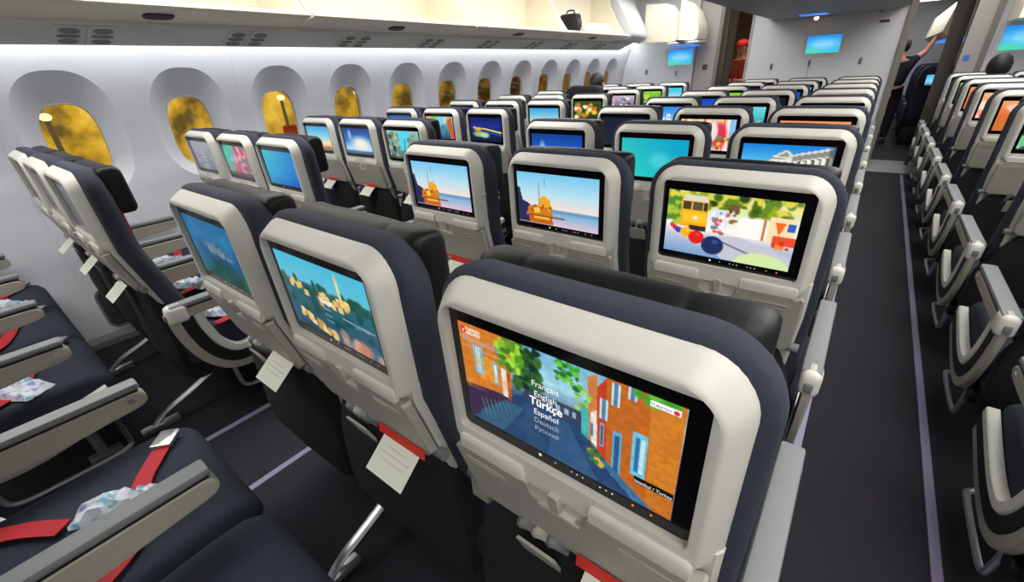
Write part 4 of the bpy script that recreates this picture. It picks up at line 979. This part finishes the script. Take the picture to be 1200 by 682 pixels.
# ------------------------------------------------------------------ front bulkheads
mb = MB(); mb.box(-.42, 1.27, 7.45, 7.60, 0, 2.4); struct('wall_front_centre', mb, M['bulk'])
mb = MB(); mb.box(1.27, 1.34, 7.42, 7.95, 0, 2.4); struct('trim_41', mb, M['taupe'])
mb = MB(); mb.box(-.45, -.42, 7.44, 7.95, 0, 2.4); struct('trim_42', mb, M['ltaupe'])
mb = MB(); mb.box(-.42, 1.27, 7.435, 7.45, 0, .12); struct('baseboard_front', mb, M['mark'])
mb = MB(); mb.box(.36, .366, 7.447, 7.45, .3, 1.35); struct('trim_43', mb, M['mark'])
def monitor(x0, x1, z0, z1, y, label, tilt=.06):
    t = empty('wall_monitor', label, 'screen', ((x0 + x1) / 2, y, (z0 + z1) / 2), 'screens on the front bulkheads')
    w = (x1 - x0) / 2; h = (z1 - z0) / 2
    def Y(z): return -.035 - tilt * (z / h) * .35
    q = rrect(-w - .045, w + .045, -h - .05, h + .04, .03, .03, 5); hq = rrect(-w, w, -h, h, .008, .008, 5)
    mb = MB().loft([[(x, 0, z) for x, z in q], [(x, Y(z) + .012, z) for x, z in q], [(x * .985, Y(z), z * .985) for x, z in q], [(x, Y(z), z) for x, z in hq], [(x, Y(z) + .008, z) for x, z in hq]], True, False); obj('housing', mb.mesh('housing', M['bulk'], 40), t)
    def pic(p):
        p.grad([(0, (40, 140, 235)), (.5, (60, 185, 245)), (.85, (60, 190, 240)), (1, (70, 215, 190))]); p.ell(.5, .5, .4, .3, (150, 220, 250), .7, .9); p.ell(.15, .9, .3, .2, (90, 225, 170), .7, .9); p.rect(.2, .45, .8, .6, (170, 225, 250), .4)
    PIC['monitor'] = pic
    obj('picture', picture_mesh('monitor', -w, w, -h, h, lambda z: Y(z) + .007, 48, 30), t)
monitor(.285, .665, 1.415, 1.625, 7.45, 'blue wall screen in the middle of the centre bulkhead')
monitor(-1.60, -1.22, 1.36, 1.575, 7.45, 'blue wall screen on the left window-side bulkhead')
monitor(2.16, 2.62, 1.34, 1.58, 7.45, 'blue wall screen on the right bulkhead at the right edge')
for x, z, w, h, nm, lb in ((1.06, 1.73, .10, .03, 'sign', 'small dark sign high on the centre bulkhead near its right edge'), (-1.0, 1.31, .075, .075, 'sign', 'small dark square plate on the grey partition left of the doorway')):
    mb = MB(); mb.rbox(x - w / 2, x + w / 2, 7.436, 7.45, z - h / 2, z + h / 2, .003, 1)
    if nm == 'sign' and x < 0:
        mb.v = [(a, b - .05, c) for a, b, c in mb.v]
    tag(obj('wall_plate', mb.mesh('wall_plate', M['sign'], 30)), lb, 'sign')
for j, (x, z, lb) in enumerate(((-.10, 1.28, 'small grey bracket at the left of the centre bulkhead'), (.93, 1.30, 'small grey bracket at the right of the centre bulkhead'), (.36, 1.30, 'small grey bracket below the centre bulkhead screen'), (-1.95, 1.28, 'small grey bracket beside the windows on the left bulkhead'), (-1.45, 1.24, 'small grey bracket below the left bulkhead screen'), (1.0, 1.86, 'small grey bracket high on the centre bulkhead'))):
    b = MB(); b.rbox(x - .012, x + .012, 7.43, 7.45, z - .035, z + .035, .004, 1); b.tube([(x, 7.435, z + .012), (x, 7.42, z + .012)], .008, 8)
    tag(obj('wall_bracket', b.mesh('wall_bracket', M['mark'])), lb, 'bracket', 'fittings on the bulkheads')
mb = MB(); mb.box(-2.6, -1.15, 7.45, 7.55, 0, 2.4); struct('wall_front_left', mb, M['bulk'])
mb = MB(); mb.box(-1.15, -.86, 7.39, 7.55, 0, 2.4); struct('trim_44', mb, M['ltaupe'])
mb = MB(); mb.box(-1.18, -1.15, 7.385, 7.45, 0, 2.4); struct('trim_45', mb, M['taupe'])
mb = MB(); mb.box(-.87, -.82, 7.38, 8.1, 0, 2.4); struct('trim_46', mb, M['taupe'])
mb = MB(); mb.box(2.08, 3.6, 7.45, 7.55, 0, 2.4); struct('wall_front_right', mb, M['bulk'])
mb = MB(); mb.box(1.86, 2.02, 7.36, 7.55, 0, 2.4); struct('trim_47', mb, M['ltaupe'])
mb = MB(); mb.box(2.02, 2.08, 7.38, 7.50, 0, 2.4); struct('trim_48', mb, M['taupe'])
mb = MB(); mb.rbox(1.895, 1.945, 7.352, 7.362, 1.25, 1.31, .004, 1); tag(obj('blue_sign', mb.mesh('blue_sign', M['bluesign'])), 'small blue sign on the grey partition right of the right aisle', 'sign')
# curtains
def curtain(x0, x1, y0, y1, z0, z1, label, gather=.6):
    t = empty('curtain', label, 'curtain', (0, 0, 0)); mb = MB(); rr = []
    for z in np.linspace(z1, z0, 14):
        f = (z1 - z) / (z1 - z0); row = []
        for k in range(41):
            s = k / 40; w = 1 - (1 - gather) * math.sin(min(1, f * 1.3) * PI / 2)
            row.append((x1 - (x1 - x0) * (1 - s) * w + .012 * math.sin(s * 50 + f), y0 + (y1 - y0) * s + .02 * math.cos(s * 50), z))
        rr.append(row + [(a + .006, b + .004, c) for a, b, c in row[::-1]])
    mb.loft(rr); obj('drape', mb.mesh('drape', M['curtain'], 70), t)
    r = MB(); r.tube([(x0 - .05, y0, z1 + .01), (x1 + .02, y1, z1 + .01)], .012, 8); obj('rail', r.mesh('rail', M['mark']), t)
curtain(1.66, 1.85, 7.55, 7.60, .02, 2.3, 'dark taupe curtain drawn aside at the right aisle opening', .7)
curtain(-.82, -.70, 7.62, 7.66, .02, 2.3, 'dark taupe curtain drawn aside at the left doorway', .7)
# ------------------------------------------------------------------ beyond the bulkheads
mb = MB(); mb.box(-2.6, 3.6, 14.4, 14.5, 0, 2.5); struct('wall_far', mb, M['bulk'])
mb = MB(); mb.box(-2.6, 3.6, 7.5, 14.5, 2.42, 2.5); struct('ceiling_forward', mb, M['ceil'])
mb = MB(); mb.box(-2.7, -2.6, 7.5, 14.5, 0, 2.5); mb.box(3.6, 3.7, 7.5, 14.5, 0, 2.5); struct('wall_forward_sides', mb, M['wallp'])
mb = MB(); mb.box(-1.6, -.3, 10.4, 10.5, 0, 2.4); struct('wall_galley', mb, M['brown'])
mb = MB(); mb.box(1.35, 1.8, 8.4, 13.5, 2.30, 2.32); mb2 = obj('ceiling_light', mb.mesh('ceiling_light', mat('forward_ceiling_light', (1, 1, 1, 1), .5, emit=(1, 1, 1, 1), estr=3), 0)); tag(mb2, 'bright white ceiling light beyond the right aisle opening', 'ceiling light')
mb = MB(); sec = [(1.70, 1.60), (1.78, 1.52), (2.3, 1.54), (2.3, 2.2), (2.0, 2.2), (1.76, 1.95)]
mb.loft([[(x, y, z) for x, z in sec] for y in (8.6, 8.62, 13.0, 13.02)]); tag(obj('forward_bin', mb.mesh('forward_bin', M['cream'])), 'cream overhead bin beyond the right aisle opening', 'overhead bin')
mb = MB(); mb.box(1.80, 2.3, 8.6, 13, 1.50, 1.518); struct('trim_49', mb, M['blueglow'])  # emitting sheet imitates a blue glow under the forward bin
# dark seats of the forward cabin
def fseat(x, y, lb, scr):
    t = empty('passenger_seat', lb, 'seat', (x, y, 0), 'dark seats of the forward cabin')
    b = MB(); rr = []
    for z, w, d in ((.42, .22, .12), (.7, .23, .08), (.98, .23, .03), (1.12, .20, .0), (1.17, .15, .01)): rr.append([(-w, d, z), (-w + .03, d - .05, z), (w - .03, d - .05, z), (w, d, z), (w - .02, d + .1, z), (-w + .02, d + .1, z)])
    b.loft(rr); obj('backrest', b.mesh('backrest', M['fseat'], 50), t)
    c = MB(); c.rbox(-.23, .23, .12, .6, .32, .46, .03, 3); obj('seat_cushion', c.mesh('seat_cushion', M['fseat']), t)
    l = MB(); l.rbox(-.2, .2, .15, .5, 0, .32, .02, 2); obj('base', l.mesh('base', M['dark']), t)
    for s in (-1, 1):
        a = MB(); a.rbox(s * .25 - .025, s * .25 + .025, .05, .55, .3, .64, .02, 2); obj('armrest', a.mesh('armrest', M['fseat']), t)
    if scr:
        q = MB(); q.rbox(-.13, .13, -.062, -.03, .90, 1.06, .006, 1); s_ = obj('screen', q.mesh('screen', M['bezel']), t)
        obj('picture', picture_mesh('cyan', -.115, .115, .91, 1.05, lambda z: -.0635, 16, 10), s_)
fseat(1.85, 9.3, 'dark blue seat with lit cyan screen beyond the right aisle opening', True)
fseat(1.85, 10.3, 'dark blue seat behind the cyan-screened seat beyond the right opening', False)
fseat(1.85, 11.3, 'farthest dark blue seat beyond the right aisle opening', False)
fseat(1.08, 9.8, 'dark blue seat left of the right aisle, beyond the opening', False)
fseat(1.08, 10.9, 'farther dark blue seat left of the right aisle, beyond the opening', False)

# ------------------------------------------------------------------ people
def skin_body(name, verts, edges, rad, m, parent=None, sub=2):
    me = bpy.data.meshes.new(name); me.from_pydata(verts, edges, [])
    o = bpy.data.objects.new(name, me); COL.objects.link(o)
    md = o.modifiers.new('s', 'SKIN'); 
    for i, r in enumerate(rad): me.skin_vertices[0].data[i].radius = (r, r) if not isinstance(r, tuple) else r
    me.skin_vertices[0].data[0].use_root = True
    md.use_smooth_shade = True
    o.modifiers.new('u', 'SUBSURF').levels = sub
    dg = bpy.context.evaluated_depsgraph_get(); me2 = bpy.data.meshes.new_from_object(o.evaluated_get(dg)); bpy.data.objects.remove(o)
    me2.materials.clear(); me2.materials.append(m); me2.polygons.foreach_set('use_smooth', [True] * len(me2.polygons)); me2.name = name
    return obj(name, me2, parent)
def head(t, c, face, hairmat=None, long=False):
    """head ball with face features as part of one mesh; face = +1 looks to +y, -1 to -y"""
    mb = MB(); x, y, z = c
    mb.ball(c, .076, .095, .115, 20, 14)
    vs = []
    for a, b, d in mb.v:
        dz = (d - z) / .115
        if dz < -.2: a = x + (a - x) * (1 + .25 * (dz + .2)); b = b + face * .012 * (-dz - .2)
        vs.append((a, b, d))
    mb.v = vs
    f = face
    mb.ball((x, y + f * .098, z - .012), .013, .02, .024, 10, 6)          # nose
    for s in (-1, 1): mb.ball((x + s * .078, y, z - .005), .012, .022, .032, 8, 6)     # ears
    mb.ball((x, y + f * .086, z - .058), .026, .012, .008, 10, 6)         # lips
    return mb
def hairmesh(c, face, cap=False):
    x, y, z = c; mb = MB(); mb.ball((x, y - face * .012, z + .018), .086, .104, .112, 22, 14)
    vs = []
    for a, b, d in mb.v:
        if (b - y) * face > .03 and d < z + .05: b = y + face * .03
        vs.append((a + .004 * math.sin(a * 300 + d * 200), b, d))
    mb.v = vs; return mb
def eyes(c, face):
    mb = MB(); x, y, z = c
    for s in (-1, 1): mb.ball((x + s * .03, y + face * .082, z + .012), .012, .01, .007, 8, 6)
    return mb
def hand(mb_skin, wrist, dirv, side, parent, m):
    """palm with five separate fingers, slightly curled"""
    w = Vector(wrist); d = Vector(dirv).normalized(); s = Vector(side).normalized(); n = d.cross(s)
    V = [tuple(w), tuple(w + d * .05), tuple(w + d * .085)]; E_ = [(0, 1), (1, 2)]; Rr = [(.026, .016), (.036, .014), (.034, .012)]
    for k, (off, L) in enumerate(((-.027, .055), (-.009, .07), (.009, .066), (.026, .052))):
        b = len(V); V.append(tuple(w + d * .095 + s * off)); V.append(tuple(w + d * (.095 + L * .55) + s * off * 1.15 + n * .006)); V.append(tuple(w + d * (.095 + L * .9) + s * off * 1.15 + n * .022))
        E_ += [(2, b), (b, b + 1), (b + 1, b + 2)]; Rr += [.009, .0085, .0075]
    b = len(V); V.append(tuple(w + d * .04 + s * -.036)); V.append(tuple(w + d * .07 + s * -.058 + n * .008)); V.append(tuple(w + d * .095 + s * -.062 + n * .018)); E_ += [(1, b), (b, b + 1), (b + 1, b + 2)]; Rr += [.011, .0095, .008]
    return V, E_, Rr
def person(label, x, y, face, pose, mats, hat=None, head_c=None, handsdef=True, hairm='hair'):
    """standing / seated figure; pose = dict of joints in local coords (z up)"""
    t = empty('person', label, 'person', (x, y, 0))
    P = pose
    V = [P['pelvis'], P['waist'], P['chest'], P['neck'], P['headb'], P['headt']]
    E_ = [(0, 1), (1, 2), (2, 3), (3, 4), (4, 5)]
    Rr = [(.115, .075), (.095, .068), (.115, .075), (.055, .055), (.070, .078), (.072, .085)]
    for s in ('l', 'r'):
        b = len(V); V += [P['sh' + s], P['el' + s], P['wr' + s]]; E_ += [(2, b), (b, b + 1), (b + 1, b + 2)]; Rr += [.056, .042, .027]
        hv, he, hr = hand(None, P['wr' + s], Vector(P['wr' + s]) - Vector(P['el' + s]), P.get('hs' + s, (0, 0, 1)), None, None)
        o = len(V) - 1; V += hv[1:]; E_ += [(a + o if a else o, c + o) for a, c in he]; Rr += hr[1:]
        b = len(V); V += [P['hip' + s], P['kn' + s], P['an' + s], P['to' + s]]; E_ += [(0, b), (b, b + 1), (b + 1, b + 2), (b + 2, b + 3)]; Rr += [.088, .062, .042, .034]
    skin_body('body', V, E_, Rr, M['skin'], t)
    hc = tuple((Vector(P['headb']) * .35 + Vector(P['headt']) * .65))
    hm = head(t, hc, face); h = obj('head', hm.mesh('head', M['skin'], 60), t)
    obj('hair', hairmesh(hc, face).mesh('hair', M[hairm], 60), t)
    obj('eyes', eyes(hc, face).mesh('eyes', M['dark'], 60), t)
    # top: torso and upper arms, a little thicker
    V = [tuple(Vector(P['pelvis']) + Vector((0, 0, .02))), P['waist'], P['chest'], tuple(Vector(P['chest']) * .35 + Vector(P['neck']) * .65)]; E_ = [(0, 1), (1, 2), (2, 3)]; Rr = [(.172, .125), (.155, .118), (.180, .125), (.078, .072)]
    for s in ('l', 'r'):
        b = len(V); el = Vector(P['el' + s]); shv = Vector(P['sh' + s])
        end = shv.lerp(el, 1.0 if mats.get('long') else .6)
        V += [P['sh' + s], tuple(end)]; E_ += [(2, b), (b, b + 1)]; Rr += [.068, .054]
        if mats.get('long'):
            V += [tuple(el.lerp(Vector(P['wr' + s]), .85))]; E_ += [(b + 1, b + 2)]; Rr += [.038]
    skin_body('top', V, E_, Rr, M[mats['top']], t)['label'] = mats['toplabel']
    V = [tuple(Vector(P['pelvis']) + Vector((0, 0, .13)))]; E_ = []; Rr = [(.158, .116)]
    for s in ('l', 'r'):
        b = len(V); V += [P['hip' + s], P['kn' + s], P['an' + s]]; E_ += [(0, b), (b, b + 1), (b + 1, b + 2)]; Rr += [.098, .072, .052]
    skin_body('trousers', V, E_, Rr, M[mats['legs']], t)
    for s in ('l', 'r'):
        sh = MB(); a = Vector(P['an' + s]); b = Vector(P['to' + s]); sh.tube([tuple(a - (b - a) * .35 + Vector((0, 0, -.035))), tuple(a.lerp(b, .3) + Vector((0, 0, -.02))), tuple(b + (b - a) * .3 + Vector((0, 0, -.012)))], [.03, .045, .034], 10); obj('shoe', sh.mesh('shoe', M['dark'], 60), t)
    if hat == 'cap':
        hx, hy, hz = hc; mb = MB(); mb.ball((hx, hy - face * .004, hz + .07), .098, .112, .066, 20, 10); mb.tube([(hx, hy + face * .06, hz + .055), (hx, hy + face * .15, hz + .045)], [.075, .05], 14, True, .12)
        obj('cap', mb.mesh('cap', M['redcloth'], 60), t)['label'] = 'red cap'
    return t
def standing(h, lean=0.0, arms='down', f=1):
    k = h / 1.72; p = {}
    def S(x, y, z): return (x * k, y * k, z * k)
    p['pelvis'] = S(0, 0, .93); p['waist'] = S(0, f * lean * .3, 1.10); p['chest'] = S(0, f * lean * .7, 1.32); p['neck'] = S(0, f * lean, 1.46); p['headb'] = S(0, f * (lean + .02), 1.54); p['headt'] = S(0, f * (lean + .025), 1.63)
    for s, q in (('l', -1), ('r', 1)):
        p['sh' + s] = S(q * .185, f * lean * .75, 1.385); p['hip' + s] = S(q * .09, 0, .86); p['kn' + s] = S(q * .10, f * .02, .48); p['an' + s] = S(q * .10, -f * .02, .085); p['to' + s] = S(q * .11, f * .11, .045)
        if arms == 'down': p['el' + s] = S(q * .23, -f * .01, 1.10); p['wr' + s] = S(q * .24, f * .06, .86); p['hs' + s] = (0, f, 0)
        elif arms == 'hold': p['el' + s] = S(q * .24, f * .02, 1.10); p['wr' + s] = S(q * .10, f * .26, 1.10); p['hs' + s] = (0, 0, 1)
        elif arms == 'reach':
            if q == 1: p['el' + s] = S(.31, f * .10, 1.50); p['wr' + s] = S(.40, f * .12, 1.74); p['hs' + s] = (0, 1, 0)
            else: p['el' + s] = S(-.24, 0, 1.10); p['wr' + s] = S(-.24, f * .05, .86); p['hs' + s] = (0, f, 0)
    return p
def sitting(f=1):
    p = dict(pelvis=(0, 0, .56), waist=(0, -.02, .72), chest=(0, -.02, .94), neck=(0, .0, 1.085), headb=(0, .02, 1.15), headt=(0, .025, 1.225))
    for s, q in (('l', -1), ('r', 1)):
        p['sh' + s] = (q * .165, -.02, 1.0); p['el' + s] = (q * .20, .02, .75); p['wr' + s] = (q * .12, .22, .68); p['hs' + s] = (0, 0, 1)
        p['hip' + s] = (q * .09, .06, .555); p['kn' + s] = (q * .10, .34, .55); p['an' + s] = (q * .10, .24, .10); p['to' + s] = (q * .10, .35, .05)
    return p
person('person in red cap and dark vest standing in the left doorway', -.80, 8.75, -1, standing(1.68, .03, 'hold', -1), dict(top='darkred', toplabel='maroon and dark top', legs='blackcloth'), hat='cap')
person('person in dark clothes reaching up to a bin beyond the right aisle', 1.36, 9.6, 1, standing(1.56, .02, 'reach', 1), dict(top='blackcloth', toplabel='dark short-sleeved top', legs='blackcloth'))
person('dark-haired person whose head shows above the window-side seats', -1.49, 4.80, 1, sitting(), dict(top='blackcloth', toplabel='black top', legs='blackcloth', long=True))
person('dark-haired person whose head shows above the seats at the right edge', 2.06, 6.11, 1, sitting(), dict(top='blackcloth', toplabel='black top', legs='blackcloth', long=True))
# dark jacket over the seat top under the head
def jacket(x, y):
    base = crown(rrect(-.225, .225, .80, 1.19, .09, .03, 8), .012, .22, 1.1)
    base = densify(base, .04)
    mb = MB().loft([[(a + .004 * math.sin(z * 60), prof(z) + d, z + dz + .004 * math.sin(a * 40)) for a, z in [(p[0] * s, .99 + (p[1] - .99) * s) for p in base]] for s, d, dz in ((.7, -.022, 0), (.95, -.02, 0), (1.0, -.008, .002), (1.0, .10, .004), (.96, .116, .0))], True, False)
    return obj('jacket', mb.mesh('jacket', M['blackcloth'], 60), None, (x, y, 0))
tag(jacket(-1.49, -.10 + .77 * 6), 'black jacket draped over the seat back below the dark-haired head', 'jacket')

# ------------------------------------------------------------------ rear wall, outside
mb = MB(); mb.box(-2.6, 3.6, YB - .1, YB, 0, 2.5); struct('wall_rear', mb, M['bulk'])
ap = mat('apron_concrete', rgb(120, 112, 100), .9, noise=.2, scale=2)
mb = MB(); mb.box(-60, -2.9, -30, 45, -3.2, -3.0); struct('floor_apron', mb, ap)
bd = empty('terminal_building', 'amber-lit building seen through the windows', 'building', (-30, 8, -3))
tw = mat('terminal_wall', rgb(150, 112, 40), .8, noise=.75, scale=.5)
_r = tw.node_tree.nodes.new('ShaderNodeValToRGB'); _e = _r.color_ramp.elements
_e[0].position = .40; _e[0].color = rgb(96, 82, 34); _e[1].position = .60; _e[1].color = rgb(236, 212, 100)  # amber lit patches and dark gaps are mottled into the wall colour
_k = _e.new(.50); _k.color = rgb(196, 168, 52)
_n = [q for q in tw.node_tree.nodes if q.type == 'TEX_NOISE'][0]
tw.node_tree.links.new(_n.outputs['Fac'], _r.inputs['Fac']); tw.node_tree.links.new(_r.outputs['Color'], tw.node_tree.nodes['Principled BSDF'].inputs['Base Color'])
mb = MB(); mb.box(-4, 4, -30, 34, 0, 6.4); obj('wall', mb.mesh('wall', tw, 0), bd)
mb = MB(); mb.box(-4.4, 4.4, -30.4, 34.4, 6.4, 6.8); obj('roof', mb.mesh('roof', M['taupe'], 0), bd)
lw = mat('lamp_glow', (0, 0, 0, 1), .5, emit=(1, .80, .40, 1), estr=1.6)
for j, (y, h, lb) in enumerate(((1.55, 3.95, 'pole lamp outside the window nearest the left edge'), (7.15, 4.0, 'pole lamp outside the third window'), (10.0, 4.0, 'pole lamp outside the fourth window'))):
    t = empty('pole_lamp', lb, 'lamp', (-14, y, -3), 'lamps outside the windows')
    mb = MB(); mb.tube([(0, 0, 0), (0, 0, h)], [.09, .05], 8); obj('pole', mb.mesh('pole', M['mark']), t)
    mb = MB(); mb.ball((0, 0, h), .12, .12, .09); obj('lamp_head', mb.mesh('lamp_head', lw, 60), t)
vk = empty('service_truck', 'cream and red truck parked outside the third window', 'vehicle', (-9.5, 4.95, -3))
mb = MB(); mb.rbox(-1, 1, -1.0, 1.0, .5, 3.15, .12, 3); obj('body', mb.mesh('body', mat('cream_paint', rgb(226, 196, 120), .5)), vk)
mb = MB(); mb.rbox(-.5, .5, .05, .38, 3.14, 3.50, .08, 3); obj('cab', mb.mesh('cab', mat('red_paint', rgb(230, 20, 40), .4)), vk)
for sx in (-1, 1):
    for sy in (-.6, .6):
        mb = MB(); mb.tube([(sx * .95 - .1, sy, .35), (sx * .95 + .1, sy, .35)], .35, 16); obj('wheel', mb.mesh('wheel', M['dark']), vk)
# world: warm sodium-lit night haze
w = bpy.data.worlds.new('night_apron'); scene.world = w; w.use_nodes = True; nt = w.node_tree; bgd = nt.nodes['Background']
tc = nt.nodes.new('ShaderNodeTexCoord'); ns = nt.nodes.new('ShaderNodeTexNoise'); ns.inputs['Scale'].default_value = 5; ns.inputs['Detail'].default_value = 4
rp = nt.nodes.new('ShaderNodeValToRGB'); e = rp.color_ramp.elements
e[0].position = .38; e[0].color = rgb(84, 62, 14); e[1].position = .66; e[1].color = rgb(196, 150, 40)
nt.links.new(tc.outputs['Generated'], ns.inputs['Vector']); nt.links.new(ns.outputs['Fac'], rp.inputs['Fac']); nt.links.new(rp.outputs['Color'], bgd.inputs['Color']); bgd.inputs['Strength'].default_value = .8
# ------------------------------------------------------------------ lamps
def area(name, loc, sx, sy, power, col, rot=(0, 0, 0), spread=PI):
    l = bpy.data.lights.new(name, 'AREA'); l.shape = 'RECTANGLE'; l.size = sx; l.size_y = sy; l.energy = power; l.color = col; l.spread = spread
    o = bpy.data.objects.new(name, l); COL.objects.link(o); o.location = loc; o.rotation_euler = rot; return o
area('aisle_light_left', (-1.0, 2.4, 2.38), .9, 8.5, 60, (1, .985, .95))
area('aisle_light_right', (2.0, 2.4, 2.38), .9, 8.5, 50, (1, .985, .95))
area('forward_light', (1.45, 10.5, 2.28), .5, 4, 18, (1, 1, 1))
area('doorway_light', (-.75, 8.2, 2.35), .5, .5, 16, (1, .75, .5))
area('apron_light', (-12, 5, 9), 6, 34, 3000, (1, .84, .46), (0, math.radians(55), 0), 2.4)

# ------------------------------------------------------------------ camera
f, yaw, pitch, roll = 505.7, .679, .468, -.052
C0 = Vector((1.21, -.357, 1.374))
cy, sy, cp, sp = math.cos(yaw), math.sin(yaw), math.cos(pitch), math.sin(pitch)
F = Vector((-sy * cp, cy * cp, -sp)); Rv = Vector((cy, sy, 0)); U = Rv.cross(F)
cr, sr = math.cos(roll), math.sin(roll); R2 = Rv * cr + U * sr; U2 = U * cr - Rv * sr
cam = bpy.data.cameras.new('camera'); co = bpy.data.objects.new('camera', cam); COL.objects.link(co)
cam.sensor_width = 36; cam.lens = f / 1200 * 36; cam.clip_start = .02
co.matrix_world = Matrix(((R2.x, U2.x, -F.x, C0.x), (R2.y, U2.y, -F.y, C0.y), (R2.z, U2.z, -F.z, C0.z), (0, 0, 0, 1)))
scene.camera = co
vs = scene.view_settings; vs.view_transform = 'Standard'; vs.look = 'None'; vs.gamma = 1; vs.exposure = 0; vs.use_curve_mapping = False
